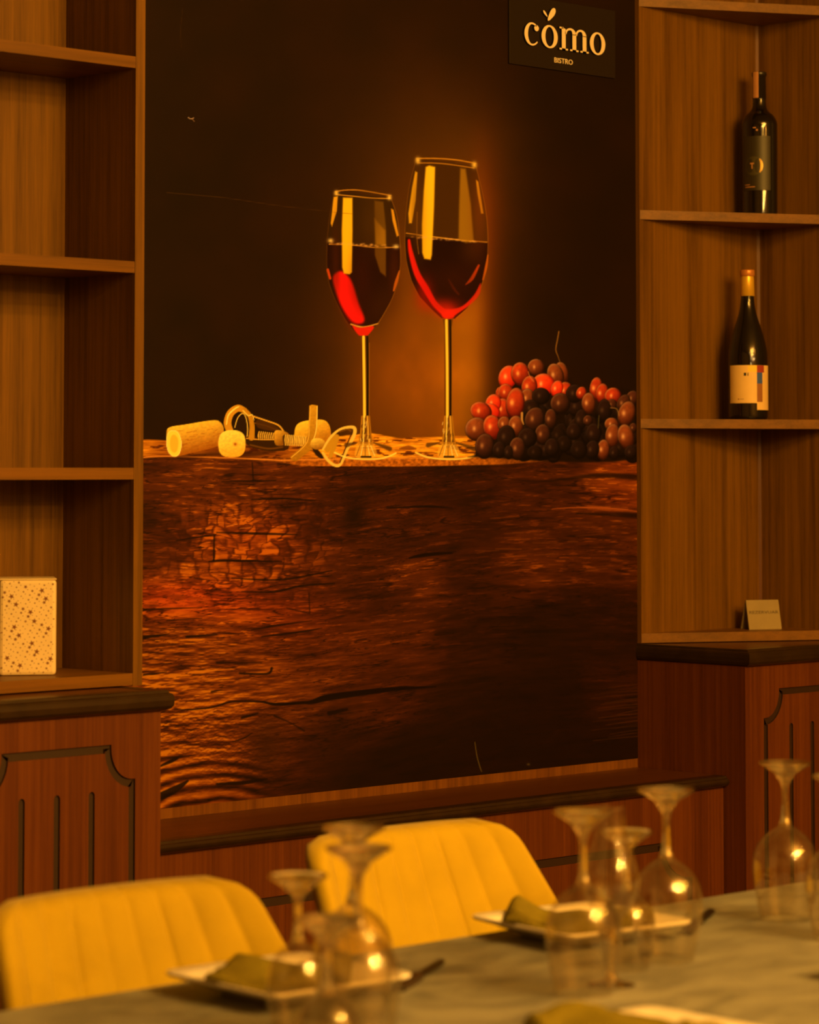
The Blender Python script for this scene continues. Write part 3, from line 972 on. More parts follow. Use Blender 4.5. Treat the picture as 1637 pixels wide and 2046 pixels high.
stroke([(848, 321), (905, 326)], 2.6, (60, 26, 0), .9, .8, sm=False)
for x, y in ((832, 321), (945, 330)): gauss(x, y, 3.6, 4.6, (250, 180, 40), .95)


def Cz(*p):
    return [(620 + q[0] / 4.0925, 600 + q[1] / 4.0925) for q in p]


for (cx_, cy_, sx_, sy_, cc, aa_) in ((668, 520, 6, 60, (70, 20, 0), .5), (785, 540, 8, 40, (80, 26, 0), .45), (740, 440, 16, 40, (74, 36, 0), .5), (830, 430, 10, 60, (92, 44, 2), .5),
                                    (955, 420, 12, 60, (120, 48, 2), .5), (905, 560, 34, 26, (52, 12, 0), .6), (720, 560, 16, 40, (52, 10, 0), .6), (880, 610, 24, 10, (190, 26, 0), .55), (845, 585, 12, 20, (200, 16, 0), .5)):
    gauss(cx_, cy_, sx_, sy_, cc, aa_)
for k in range(26):
    q = random.uniform(-.9, .9)
    gauss(720 + 68 * q, 489 + 4 * q + random.uniform(-2, 2), 2.2, 1.2, (235, 150, 40), random.uniform(.2, .7))
    gauss(890 + 78 * q, 479 + 6 * q + random.uniform(-2, 2), 2.2, 1.2, (235, 150, 40), random.uniform(.2, .7))
# stems and feet
for xa, yb, tilt in ((437, 290, 0), (1115, 155, 0)):
    sx = xa
    poly(Cz((sx - 45, yb), (sx + 40, yb), (sx + 28, yb + 70), (sx + 30, 940), (sx + 62, 1190), (sx - 55, 1190), (sx - 28, 940), (sx - 28, yb + 90)), (92, 46, 0), 1.2, .8, sm=False)
    stroke(Cz((sx - 14, yb + 10), (sx - 8, yb + 400), (sx - 6, 950)), 5.5, (250, 180, 28), 1.2, 1)
    stroke(Cz((sx + 16, yb + 10), (sx + 20, yb + 300), (sx + 18, 960)), 4.2, (28, 11, 0), 1.1, 1)
    stroke(Cz((sx - 30, yb + 60), (sx - 26, yb + 400), (sx - 28, 960)), 1.2, (90, 34, 0), .9, .9)
    stroke(Cz((sx + 34, yb + 60), (sx + 32, yb + 400), (sx + 32, 960)), 1.4, (150, 80, 4), .9, .9)
    for dx, c in ((-32, (190, 112, 8)), (-12, (252, 190, 50)), (8, (120, 62, 3)), (22, (232, 150, 24)), (40, (170, 96, 6))):
        stroke(Cz((sx + dx * .8, 950), (sx + dx * 1.1, 1080), (sx + dx * 1.5, 1180)), 3.2, c, 1, .9)
    for k in range(16):
        x = sx + random.uniform(-45, 45); y = random.uniform(980, 1160)
        stroke(Cz((x, y), (x + random.uniform(-8, 8), y + 22)), 1.5, random.choice([(250, 195, 70), (60, 28, 0), (220, 140, 20)]), .8, .7, sm=False)
    w_ = 250 if sx < 800 else 265
    stroke(Cz((sx - w_, 1240), (sx - w_ * .7, 1195), (sx - 70, 1170), (sx, 1165), (sx + 80, 1170), (sx + w_ * .8, 1200), (sx + w_, 1245)), 2.0, (205, 120, 12), 1, .75)
    stroke(Cz((sx - w_ * .62, 1185), (sx - 70, 1165)), [9, 2], (62, 30, 2), 2, .75, sm=False)
    stroke(Cz((sx + 70, 1165), (sx + w_ * .8, 1215)), [3, 9], (62, 30, 2), 2, .75, sm=False)
    stroke(Cz((sx - w_, 1245), (sx - w_ * .6, 1285), (sx, 1300), (sx + w_ * .6, 1290), (sx + w_, 1250)), 3.4, (250, 190, 50), 1, .9)
    poly(Cz((sx - 55, 1180), (sx + 60, 1180), (sx + 95, 1250), (sx + 70, 1290), (sx - 60, 1290), (sx - 85, 1250)), (232, 150, 22), 1.5, .7)
    for dx in (-60, -30, 0, 30, 64):
        stroke(Cz((sx + dx * .7, 1190), (sx + dx * 1.2, 1270)), 1.5, (255, 205, 80) if dx % 60 else (120, 60, 4), .8, .8, sm=False)
    stroke(Cz((sx - 30, 1280), (sx + 45, 1280)), 3.6, (30, 12, 0), .9, .9, sm=False)
stroke(Cz((720, 1215), (790, 1205), (850, 1215)), [3, 9, 3], (120, 50, 2), 1.5, .8)
stroke(Cz((730, 1255), (830, 1255)), 2.5, (60, 22, 0), 1, .8, sm=False)


# --- bunch of red grapes
def grape(cx, cy, rx, ry, rot, cls):
    cx = 880 + cx / 4.0925; cy = 640 + cy / 4.0925; rx *= 1.24 / 4.0925; ry *= 1.16 / 4.0925
    base, lo, hl = {'R': ((220, 58, 8), (90, 12, 0), (250, 150, 45)), 'B': ((250, 70, 10), (190, 20, 0), (255, 160, 60)),
                    'M': ((160, 66, 12), (60, 16, 0), (225, 140, 50)), 'N': ((96, 38, 8), (28, 8, 0), (165, 95, 30)),
                    'D': ((46, 18, 4), (17, 5, 0), (80, 46, 14)), 'X': ((36, 14, 2), (17, 5, 0), (58, 30, 8))}[cls]
    m = max(rx, ry) + 2
    idx = box_idx(cx - m, cy - m, cx + m, cy + m)
    x = PX[idx] - cx; y = PY[idx] - cy
    c, s_ = math.cos(rot), math.sin(rot)
    u = (x * c + y * s_) / rx; v = (-x * s_ + y * c) / ry
    r = np.hypot(u, v)
    nz = np.sqrt(np.clip(1 - r * r, 0, 1))
    gx, gy = x / m, y / m
    lam = np.clip(-.42 * gx - .55 * gy + .68 * nz, 0, 1)
    lam = lam * (0.75 + .4 * fbm(PX[idx] / 5, PY[idx] / 5, 2, int(cx)))
    col = np.array(lo)[None] * (1 - lam)[:, None] + np.array(base)[None] * lam[:, None]
    col *= (0.62 + .38 * sst(1.0, .72, r))[:, None]
    hg = np.exp(-(((gx + .2) / .13) ** 2 + ((gy + .05) / .20) ** 2)) * .9
    rim = sst(.7, .95, r) * sst(1.02, .93, r) * np.clip(-gx - gy, 0, 1) * .5
    k = np.clip(hg + rim, 0, 1)[:, None]
    col = col * (1 - k) + np.array(hl)[None] * k
    put(idx, sst(1 + 1.2 / m, 1 - 1.2 / m, r), col)


poly([(948, 905), (960, 850), (1010, 760), (1060, 730), (1120, 745), (1170, 790), (1200, 775), (1268, 790), (1272, 915), (960, 914)], (24, 8, 0), 3, 1)
random.seed(11)
for k in range(90):
    x = random.uniform(620, 1560); y = random.uniform(700, 1090)
    grape(x, y, random.uniform(46, 60), random.uniform(58, 74), random.uniform(-.5, .5), 'X' if random.random() < .55 else 'D')
for g in [(980, 430, 44, 78, -.25, 'M'), (770, 385, 56, 60, 0, 'M'), (540, 465, 62, 84, .3, 'B'), (642, 440, 62, 84, -.1, 'R'), (930, 450, 54, 86, -.3, 'M'), (830, 525, 76, 78, 0, 'B'),
          (715, 545, 52, 80, .1, 'R'), (1010, 575, 48, 62, 0, 'R'), (940, 560, 40, 60, .3, 'B'), (1085, 600, 58, 66, .3, 'D'), (1140, 595, 34, 46, .3, 'R'), (480, 600, 34, 50, 0, 'R'),
          (525, 590, 52, 62, -.3, 'R'), (700, 640, 50, 70, 0, 'M'), (970, 680, 66, 74, 0, 'N'), (1260, 560, 42, 82, .1, 'R'), (1310, 600, 42, 72, .1, 'R'), (1400, 620, 56, 60, .3, 'R'), (1200, 680, 46, 76, 0, 'M'),
          (1390, 690, 36, 40, 0, 'N'), (1560, 640, 44, 56, .2, 'N'), (1485, 680, 42, 66, .4, 'N'), (1330, 740, 46, 84, 0, 'D'), (810, 620, 60, 60, 0, 'D'), (730, 720, 60, 60, .4, 'D'),
          (500, 730, 52, 80, -.1, 'R'), (420, 680, 52, 66, .2, 'B'), (405, 740, 60, 50, .5, 'B'), (320, 745, 74, 66, .45, 'R'), (600, 680, 62, 112, .1, 'R'), (285, 890, 78, 84, .3, 'M'), (415, 875, 62, 88, -.2, 'R'),
          (510, 850, 44, 56, 0, 'M'), (760, 810, 66, 86, .3, 'N'), (890, 810, 40, 74, 0, 'N'), (605, 865, 50, 74, 0, 'M'), (1135, 815, 40, 76, .1, 'D'), (1195, 820, 32, 38, 0, 'N'), (1510, 765, 56, 92, .3, 'M'),
          (1390, 850, 48, 46, .3, 'M'), (1565, 880, 26, 34, 0, 'N'), (825, 935, 52, 74, 0, 'N'), (1080, 910, 50, 60, 0, 'D'), (525, 955, 60, 84, .2, 'D'), (700, 960, 64, 70, 0, 'D'), (1240, 930, 50, 76, 0, 'D'),
          (1395, 945, 48, 86, .1, 'M'), (1505, 955, 54, 92, -.2, 'M'), (350, 1030, 64, 90, .1, 'N'), (470, 1060, 44, 60, 0, 'D'), (618, 1050, 54, 82, 0, 'N'), (545, 1080, 30, 50, 0, 'D'), (1000, 1010, 50, 60, 0, 'X'),
          (1320, 1060, 42, 74, .1, 'M'), (1230, 1060, 46, 68, .2, 'D'), (1410, 1085, 34, 48, 0, 'D'), (1545, 1080, 42, 50, 0, 'D'), (900, 1040, 50, 66, 0, 'D'), (760, 1080, 50, 50, 0, 'X'), (1120, 1060, 56, 66, 0, 'X')]:
    grape(*g)


def Dz(*p):
    return [(880 + q[0] / 4.0925, 640 + q[1] / 4.0925) for q in p]


stroke(Dz((957, 92), (945, 160), (932, 240), (950, 295), (970, 355)), [2.5, 2.6, 2.4, 1.6, 1.4], (128, 72, 10), .8, .95)
stroke(Dz((705, 420), (720, 460), (750, 500)), 1.6, (200, 110, 30), .8, .8)
stroke(Dz((655, 760), (655, 810), (668, 850)), [5, 4, 2], (205, 130, 35), .9, .85)
stroke(Dz((1380, 715), (1430, 725), (1450, 780)), 1.8, (150, 95, 25), .8, .8)
stroke(Dz((1285, 780), (1278, 880)), 2, (85, 60, 12), .9, .8, sm=False)

# scuffs on the print
stroke([(946, 1483), (950, 1510), (957, 1535), (960, 1542)], [1.5, 1.8, 1.8, 1], (100, 68, 8), .7, .8)
stroke([(330, 385), (380, 389), (450, 396), (560, 412), (700, 428)], [1, 1.4, 1, .8, .5], (80, 42, 2), .8, .6)
stroke([(362, 15), (358, 60), (359, 95)], .9, (75, 38, 2), .8, .5)
stroke([(373, 235), (378, 238), (384, 236)], 1.6, (185, 130, 60), .7, .85)
stroke([(381, 238), (385, 243)], 1.2, (170, 110, 40), .7, .8)
gauss(1053, 1527, 2.2, 1.6, (90, 60, 8), .8)

C = np.clip(C, 0, 255)
lin = s2l(C) / np.array(PGAIN) * PSCALE
lin[:, 2] = np.maximum(lin[:, 2], lin[:, 0] * 0.02)
lin = np.clip(lin, 0, 0.95)
me = bpy.data.meshes.new('wine_mural')
_yy = -0.0045
co = np.column_stack([GX.ravel() - 3.863, np.full(NP, 0.0), GZ.ravel() - 0.7515])
nzr, nxr = GX.shape
ii = (np.arange(nzr - 1)[:, None] * nxr + np.arange(nxr - 1)[None]).ravel()
quads = np.column_stack([ii, ii + 1, ii + 1 + nxr, ii + nxr]).astype(np.int32)
# rim that gives the board its thickness
rimv = np.array([[PX0 - 3.863, .0035, 0], [PX1 - 3.863, .0035, 0], [PX1 - 3.863, .0035, PZ1 - PZ0], [PX0 - 3.863, .0035, PZ1 - PZ0]])
co = np.vstack([co, rimv])
c0, c1, c2, c3 = 0, nxr - 1, nzr * nxr - 1, (nzr - 1) * nxr
k = NP
rimq = np.array([[k, k + 1, c1, c0], [k + 1, k + 2, c2, c1], [k + 2, k + 3, c3, c2], [k + 3, k, c0, c3]], np.int32)
quads = np.vstack([quads, rimq])
me.vertices.add(len(co)); me.vertices.foreach_set('co', co.astype(np.float32).ravel())
me.loops.add(quads.size); me.loops.foreach_set('vertex_index', quads.ravel())
me.polygons.add(len(quads))
me.polygons.foreach_set('loop_start', np.arange(0, quads.size, 4, dtype=np.int32))
me.polygons.foreach_set('loop_total', np.full(len(quads), 4, np.int32))
me.update(calc_edges=True)
at = me.color_attributes.new('print', 'FLOAT_COLOR', 'POINT')
rgba = np.ones((len(co), 4), np.float32); rgba[:NP, :3] = lin; rgba[NP:, :3] = 0.02
at.data.foreach_set('color', rgba.ravel())
PRINT, nt, b = new_mat('printed_mural')
vc = nt.nodes.new('ShaderNodeVertexColor'); vc.layer_name = 'print'
nt.links.new(vc.outputs['Color'], b.inputs['Base Color'])
b.inputs['Roughness'].default_value = 0.55
spec(b, 0.12)
o = link('wine_mural', me, PRINT)
o.location = (3.863, _yy, 0.7515)
tag(o, 'large printed mural of two red wine glasses, corks, corkscrew and grapes on a weathered beam', 'mural')


# ================================================================== wall sign on the mural
CREAM = plain('cream_letter', (0.80, 0.68, 0.50), 0.5, noise=0.03)
BOARD = plain('smoked_acrylic', (0.017, 0.011, 0.005), 0.5, sp=0.15)
t = thing('wall_sign', (4.38, -0.0048, 2.17), 'small dark square sign with cream café lettering at the top of the mural', 'sign')
SX, SZ = 4.38, 2.17
YL = -0.0135
mb = MB(); mb.box(4.2182 - SX, 4.5405 - SX, -0.0045, 0.0, 2.168 - SZ, 2.3105 - SZ, bev=0.0008)
mb.build('board', BOARD, t)


def flat_strip(outer, inner, closed, y0=-0.0105, y1=-0.0046):
    b = MB(); n = len(outer)
    vs = [(p[0] - SX, y0, p[1] - SZ) for p in outer] + [(p[0] - SX, y0, p[1] - SZ) for p in inner] + \
         [(p[0] - SX, y1, p[1] - SZ) for p in outer] + [(p[0] - SX, y1, p[1] - SZ) for p in inner]
    fs = []
    m = n if closed else n - 1
    for i in range(m):
        j = (i + 1) % n
        fs += [(i, j, n + j, n + i), (2 * n + i, 3 * n + i, 3 * n + j, 2 * n + j), (i, 2 * n + i, 2 * n + j, j), (n + i, n + j, 3 * n + j, 3 * n + i)]
    if not closed:
        fs += [(0, n, 3 * n, 2 * n), (n - 1, 2 * n - 1, 4 * n - 1, 3 * n - 1)]
    return b.add(vs, fs)


def flat_poly(b, pts, y0=-0.0105, y1=-0.0046):
    return b.prism([(p[0] - SX, p[1] - SZ) for p in pts], y0, y1, 'XZ')


def letter_o(x0, x1, z0, z1):
    cx, cz, rx, rz = (x0 + x1) / 2, (z0 + z1) / 2, (x1 - x0) / 2, (z1 - z0) / 2
    a = [2 * math.pi * k / 48 for k in range(48)]
    return flat_strip([(cx + rx * math.cos(q), cz + rz * math.sin(q)) for q in a],
                      [(cx + (rx - 0.0115) * math.cos(q), cz + (rz - 0.0036) * math.sin(q)) for q in a], True)


def letter_c(x0, x1, z0, z1):
    cx, cz, rx, rz = (x0 + x1) / 2 + 0.001, (z0 + z1) / 2, (x1 - x0) / 2 + .001, (z1 - z0) / 2
    a = [R(52) + (R(318) - R(52)) * k / 40 for k in range(41)]
    o_ = [(cx + rx * math.cos(q), cz + rz * math.sin(q)) for q in a]
    i_ = [(cx + (rx - 0.0105 * max(.25, min(1, -math.cos(q) + .55))) * math.cos(q), cz + (rz - 0.0036) * math.sin(q)) for q in a]
    b = flat_strip(o_, i_, False)
    bx, bz = cx + rx * .60, cz + rz * .60      # ball terminal
    flat_poly(b, [(bx + .0068 * math.cos(q), bz + .0062 * math.sin(q) - .001) for q in [2 * math.pi * k / 20 for k in range(20)]], y1=-0.0047)
    return b


def letter_m(x0, x1, z0, z1):
    b = MB(); w = x1 - x0
    st = 0.0115
    xs = [x0 + 0.007, x0 + w * .5 - st / 2 + .001, x1 - st - 0.006]
    for k, x in enumerate(xs):
        flat_poly(b, [(x, z0), (x + st, z0), (x + st, z1 - (0.012 if k else .0035)), (x, z1 - (0.012 if k else .0))])
        flat_poly(b, [(x - .007, z0), (x + st + .007, z0), (x + st + .007, z0 + .0034), (x - .007, z0 + .0034)], y1=-0.0047)
    flat_poly(b, [(x0, z1 - .0034), (x0 + .012, z1 - .0034), (x0 + .012, z1), (x0, z1)], y1=-0.0047)
    for k in (0, 1):
        xa, xb = xs[k] + st * .8, xs[k + 1] + st
        cx = (xa + xb) / 2; rx = (xb - xa) / 2
        a = [math.pi * q / 16 for q in range(17)]
        zc = z1 - 0.0135
        o_ = [(cx + rx * math.cos(q), zc + .0135 * math.sin(q)) for q in a]
        i_ = [(cx + (rx - (st * .98 if math.cos(q) > 0 else .003 + .002 * abs(math.cos(q)))) * math.cos(q), zc + (.0135 - .0042) * math.sin(q)) for q in a]
        s = flat_strip(o_, i_, False, y1=-0.0048)
        b.add(s.v, s.f)
    return b


def leaf(base, tip, w):
    b = MB()
    d = Vector(tip) - Vector(base); n = Vector((-d.y, d.x)).normalized()
    prof = [(0, .15), (.12, .5), (.35, .78), (.6, 1.0), (.8, .95), (.93, .65), (1, .2)]
    pts = [(base[0] + d.x * t_ + n.x * w * k, base[1] + d.y * t_ + n.y * w * k) for t_, k in prof]
    pts += [(base[0] + d.x * t_ - n.x * w * k, base[1] + d.y * t_ - n.y * w * k) for t_, k in prof[::-1]]
    return flat_poly(b, pts)


INK = plain('black_letter_edge', (0.006, 0.004, 0.002), 0.6)


def front_faces(o):
    for p in o.data.polygons:
        p.material_index = 0 if p.normal.y < -0.9 else 1


letter_c(4.256, 4.299, 2.2098, 2.2570).build('letter', [CREAM, INK], t)
letter_o(4.3067, 4.3555, 2.2098, 2.2570).build('letter', [CREAM, INK], t)
letter_m(4.3610, 4.4490, 2.2105, 2.2575).build('letter', [CREAM, INK], t)
letter_o(4.4537, 4.5018, 2.2105, 2.2578).build('letter', [CREAM, INK], t)
leaf((4.3260, 2.2660), (4.3475, 2.2925), 0.0068).build('leaf_accent', [CREAM, INK], t)
leaf((4.3245, 2.2735), (4.3125, 2.2850), 0.0026).build('leaf_accent', [CREAM, INK], t)
for o in list(COL.objects):
    if o.parent is t and o.name.split('.')[0] in ('letter', 'leaf_accent'):
        front_faces(o)
me = text_mesh('BISTRO', 0.0150, 0.0008)
w_ = max(v.co.x for v in me.vertices) - min(v.co.x for v in me.vertices)
k_ = 0.0555 / w_
for v in me.vertices:
    v.co = Vector((v.co.x * k_, -v.co.z, v.co.y * 1.0))
o = link('small_lettering', me, CREAM, t)
o.location = (4.378 - SX, -0.0054, 2.1832 - SZ)


# ================================================================== wine bottles
def glassy(name, col, rough=0.06):
    m, nt, b = new_mat(name)
    b.inputs['Base Color'].default_value = (*col, 1)
    b.inputs['Roughness'].default_value = rough
    spec(b, 0.6)
    tc = nt.nodes.new('ShaderNodeTexCoord'); n = nt.nodes.new('ShaderNodeTexNoise')
    n.inputs['Scale'].default_value = 60
    bp = nt.nodes.new('ShaderNodeBump'); bp.inputs['Strength'].default_value = 0.02; bp.inputs['Distance'].default_value = 0.001
    nt.links.new(tc.outputs['Object'], n.inputs['Vector']); nt.links.new(n.outputs['Fac'], bp.inputs['Height'])
    nt.links.new(bp.outputs['Normal'], b.inputs['Normal'])
    return m


BOTTLE = glassy('dark_bottle_glass', (0.006, 0.0045, 0.002))
GOLDCAP = plain('gold_capsule', (0.72, 0.44, 0.03), 0.38, metal=0.35, noise=0.04)
GOLDTOP = plain('copper_capsule_top', (0.55, 0.22, 0.05), 0.4, metal=0.3)
BLACKCAP = plain('black_capsule', (0.012, 0.009, 0.005), 0.35)
STRIP = plain('paper_seal', (0.42, 0.20, 0.08), 0.6)
LABELW = plain('cream_label', (0.74, 0.52, 0.20), 0.6, noise=0.03)
L_YEL = plain('label_yellow', (0.85, 0.60, 0.04), 0.6)
L_RED = plain('label_red', (0.30, 0.03, 0.01), 0.6)
L_BLUE = plain('label_blue', (0.035, 0.09, 0.45), 0.6)
L_BRN = plain('label_orange', (0.28, 0.11, 0.03), 0.6)
L_BLK = plain('label_black', (0.012, 0.012, 0.012), 0.6)
L_OLV = plain('label_olive', (0.024, 0.019, 0.004), 0.5)
L_OLV2 = plain('label_pale_olive', (0.050, 0.042, 0.009), 0.5)
L_GLD = plain('label_gold', (0.45, 0.28, 0.06), 0.4, metal=0.4)


def patch(b, r, a0, a1, z0, z1, mi, th=0.0002, n=14):
    """piece of paper wrapped on a cylinder of radius r (angles from -Y, positive to +X)"""
    vs = []
    for k in range(n + 1):
        a = a0 + (a1 - a0) * k / n
        for rr_ in (r, r + th):
            for z in (z0, z1):
                vs.append((rr_ * math.sin(a), -rr_ * math.cos(a), z))
    fs = []
    for k in range(n):
        i = 4 * k; j = i + 4
        fs += [(i + 2, j + 2, j + 3, i + 3), (i, i + 1, j + 1, j), (i + 1, i + 3, j + 3, j + 1), (i, j, j + 2, i + 2)]
    fs += [(0, 2, 3, 1), (4 * n, 4 * n + 1, 4 * n + 3, 4 * n + 2)]
    b.add(vs, fs, mi)


# tall bordeaux bottle on the upper corner shelf; its -Y side faces the camera after turning
FACE = R(-45.4 - 3.5)
t = thing('wine_bottle', (4.928, -0.082, 1.8967), 'black wine bottle with dark round-emblem label on the upper corner shelf', 'bottle', 'wine bottles on the corner shelves', FACE)
prof = smooth_profile([(0.0, 0.006), (0.028, 0.002), (0.034, 0.0), (0.0372, 0.004), (0.0378, 0.02)], 5)
prof += [(0.0385, 0.19)]
prof += smooth_profile([(0.0385, 0.196), (0.0375, 0.206), (0.031, 0.219), (0.0205, 0.229), (0.0155, 0.238), (0.0142, 0.25)], 5)
prof += [(0.0138, 0.305), (0.0155, 0.306), (0.0155, 0.312), (0.0135, 0.3135), (0.0, 0.3135)]
mb = MB(); mb.lathe(prof, 56); mb.build('glass_body', BOTTLE, t)
mb = MB(); mb.lathe([(0.0143, 0.256), (0.0148, 0.2561), (0.0144, 0.305), (0.0161, 0.3055), (0.0161, 0.313), (0.0155, 0.3145), (0, 0.3146)], 48)
mb.build('capsule', BLACKCAP, t)
mb = MB(); patch(mb, 0.0163, R(-58), R(-8), 0.2575, 0.3140, 0)
mb.build('paper_seal', STRIP, t)
mb = MB()
patch(mb, 0.0387, R(-72), R(34), 0.055, 0.172, 0, n=24)
# round emblem: disc sampled onto the cylinder
def disc(b, r, ac, zc, rad, mi, th, a_lim=(-9, 9)):
    n = 28; vs = [(r * math.sin(ac), -r * math.cos(ac), zc)]
    for k in range(n):
        q = 2 * math.pi * k / n
        a = ac + rad * math.cos(q) / r
        a = max(a_lim[0], min(a_lim[1], a))
        vs.append((r * math.sin(a), -r * math.cos(a), zc + rad * math.sin(q)))
    b.add([(v[0], v[1], v[2]) for v in vs], [(0, 1 + k, 1 + (k + 1) % n) for k in range(n)], mi)
disc(mb, 0.03905, R(-22), 0.108, 0.0205, 1, 0)
# crescent highlight printed in gold and the small letter T
for k in range(10):
    z0 = 0.093 + k * 0.003; zz = (z0 + .0015 - .108) / .0205
    xe = .0205 * math.sqrt(max(0, 1 - zz * zz)); xi = xe - .006 * math.sqrt(max(0, 1 - (zz / .8) ** 2))
    if xe - xi > .0003: patch(mb, 0.0392, R(-22) + xi / .039, R(-22) + xe / .039, z0, z0 + .003, 2, 0.0001, 2)
patch(mb, 0.0392, R(-34), R(-21), 0.1115, 0.1145, 3, 0.0001, 3)
patch(mb, 0.0392, R(-29.5), R(-25.5), 0.1015, 0.1115, 3, 0.0001, 2)
patch(mb, 0.0389, R(-58), R(-36), 0.0665, 0.0682, 3, 0.0001, 4)
patch(mb, 0.0389, R(-56), R(-18), 0.0615, 0.0635, 3, 0.0001, 6)
mb.build('label', [L_OLV, L_OLV2, L_GLD, STRIP], t)
mb = MB()
patch(mb, 0.0387, R(-24), R(-14), 0.189, 0.1915, 0, .0001, 4); patch(mb, 0.0387, R(-14), R(-8), 0.183, 0.187, 0, .0001, 4)
mb.build('neck_print', STRIP, t)

# burgundy bottle
t = thing('wine_bottle', (4.868, -0.094, 1.4583), 'dark wine bottle with gold capsule and cream label on the lower corner shelf', 'bottle', 'wine bottles on the corner shelves', FACE)
k = 0.322 / 0.322
prof = smooth_profile([(0.0, 0.008), (0.030, 0.002), (0.038, 0.0), (0.0418, 0.004), (0.0425, 0.02)], 5)
prof += [(0.0425, 0.118)]
prof += smooth_profile([(0.0425, 0.124), (0.0418, 0.142), (0.0385, 0.162), (0.0315, 0.188), (0.0228, 0.214), (0.0170, 0.236), (0.0145, 0.256), (0.0135, 0.275)], 5)
prof += [(0.0130, 0.306), (0.0148, 0.307), (0.0148, 0.315), (0.0, 0.316)]
mb = MB(); mb.lathe(prof, 56); mb.build('glass_body', BOTTLE, t)
mb = MB(); mb.lathe([(0.0150, 0.2640), (0.0154, 0.2642), (0.0140, 0.302), (0.0136, 0.3075)], 48)
mb.build('capsule', GOLDCAP, t)
mb = MB(); mb.lathe([(0.0137, 0.3060), (0.0155, 0.3078), (0.0157, 0.318), (0.0150, 0.3205), (0.0, 0.3208)], 48)
mb.build('capsule_top', GOLDTOP, t)
mb = MB()
r_ = 0.0427
patch(mb, r_, R(-64), R(24), 0.0345, 0.1150, 0, n=26)
patch(mb, r_, R(24), R(100), 0.0200, 0.1150, 0, n=20)
patch(mb, r_ + .0002, R(-2), R(24), 0.1010, 0.1148, 1, .0001, 6)
patch(mb, r_ + .0002, R(24), R(50), 0.0995, 0.1148, 2, .0001, 6)
patch(mb, r_ + .0002, R(24), R(43), 0.0760, 0.0995, 3, .0001, 6)
patch(mb, r_ + .0002, R(24), R(43), 0.0370, 0.0760, 4, .0001, 6)
patch(mb, r_ + .0002, R(-14), R(-7), 0.0925, 0.0990, 5, .0001, 3)
patch(mb, r_ + .0002, R(-7), R(-3.5), 0.0925, 0.0990, 6, .0001, 2)
patch(mb, r_ + .0002, R(-3.5), R(-1), 0.0925, 0.0990, 5, .0001, 2)
disc(mb, r_ + .0003, R(-30), 0.0430, 0.0016, 4, 0)
patch(mb, r_ + .0002, R(-26), R(-14), 0.0425, 0.0435, 4, .0001, 4)
mb.build('label', [LABELW, L_YEL, L_RED, L_BLUE, L_BRN, L_BLK, LABELW], t)


# ================================================================== wooden reserved card
CARD = plain('card_wood', (0.26, 0.20, 0.09), 0.6, noise=0.08)
CARDI = plain('card_print', (0.09, 0.06, 0.025), 0.7)
t = thing('reserved_sign', (4.922, -0.088, 1.0107), 'small wooden tent card reading REZERVUAR on the bottom corner shelf', 'sign', rz=R(-25))
mb = MB()
hw, hh, lean = 0.0385, 0.0620, 0.0085
th_ = 0.004
y0 = -0.012
mb.prism([(y0, 0.0), (y0 + th_, 0.0), (y0 + th_ + 0.016, hh), (y0 + 0.016, hh)], -hw, hw, 'YZ')
o = mb.build('front_panel', CARD, t)
mb = MB(); mb.prism([(y0 + 0.040, 0.0), (y0 + 0.044, 0.0), (y0 + 0.0205, hh - .001), (y0 + 0.0202, hh - .006)], -hw, hw, 'YZ')
mb.build('back_panel', CARD, t)
me = text_mesh('REZERVUAR', 0.0094, 0.0001)
w_ = max(v.co.x for v in me.vertices) - min(v.co.x for v in me.vertices)
kx = 0.069 / w_
sl_ = math.atan2(0.016, hh)
for v in me.vertices:
    x, z = v.co.x * kx, v.co.y
    v.co = Vector((x, z * math.sin(sl_), z * math.cos(sl_)))
o = link('lettering', me, CARDI, t)
o.location = (0, y0 + 0.016 * 0.0330 / hh - 0.0003, 0.0330)
_lean = R(-5)

# ================================================================== gift box with stars
GIFT = plain('cream_paper', (0.80, 0.66, 0.42), 0.35, noise=0.03)
STAR = plain('printed_star', (0.20, 0.07, 0.02), 0.5)
t = thing('gift_box', (2.9605, -0.0875, 1.0112), 'cream gift box printed with small brown stars on the lowest left shelf', 'box', rz=R(-35.0))
mb = MB()
mb.box(-0.047, 0.047, -0.045, 0.045, 0.0, 0.1585, 0, bev=0.006)


def star(b, x, z, r, rot, mi=1):
    pts = []
    for k in range(10):
        a = rot + math.pi * k / 5
        q = r if k % 2 == 0 else r * .42
        pts.append((x + q * math.sin(a), z + q * math.cos(a)))
    if any(abs(p[0]) > .0455 or p[1] < 0.002 or p[1] > .1565 for p in pts): return
    b.add([(x, -0.04515, z)] + [(p[0], -0.04515, p[1]) for p in pts], [(0, 1 + k, 1 + (k + 1) % 10) for k in range(10)], mi)


rs = random.Random(8)
for i in range(-6, 7):
    for j in range(-1, 24):
        x = i * 0.0152 + (j % 4) * 0.0038 - .004; z = j * 0.0072 + i * 0.0011 + .003
        c = (i * 3 + j * 5) % 7
        r = (0.0052, 0.0020, 0.0036, 0.0014, 0.0026, 0.0012, 0.0018)[c]
        star(mb, x + rs.uniform(-.001, .001), z + rs.uniform(-.001, .001), r, rs.uniform(0, 1))
        star(mb, x + .0072, z + .003, 0.0011, 0)
mb.build('wrapped_body', [GIFT, STAR], t)
mb = MB(); mb.box(-0.0472, 0.0472, -0.0452, 0.0452, 0.1575, 0.1600, 0, bev=0.0012)
mb.build('lid', GIFT, t)


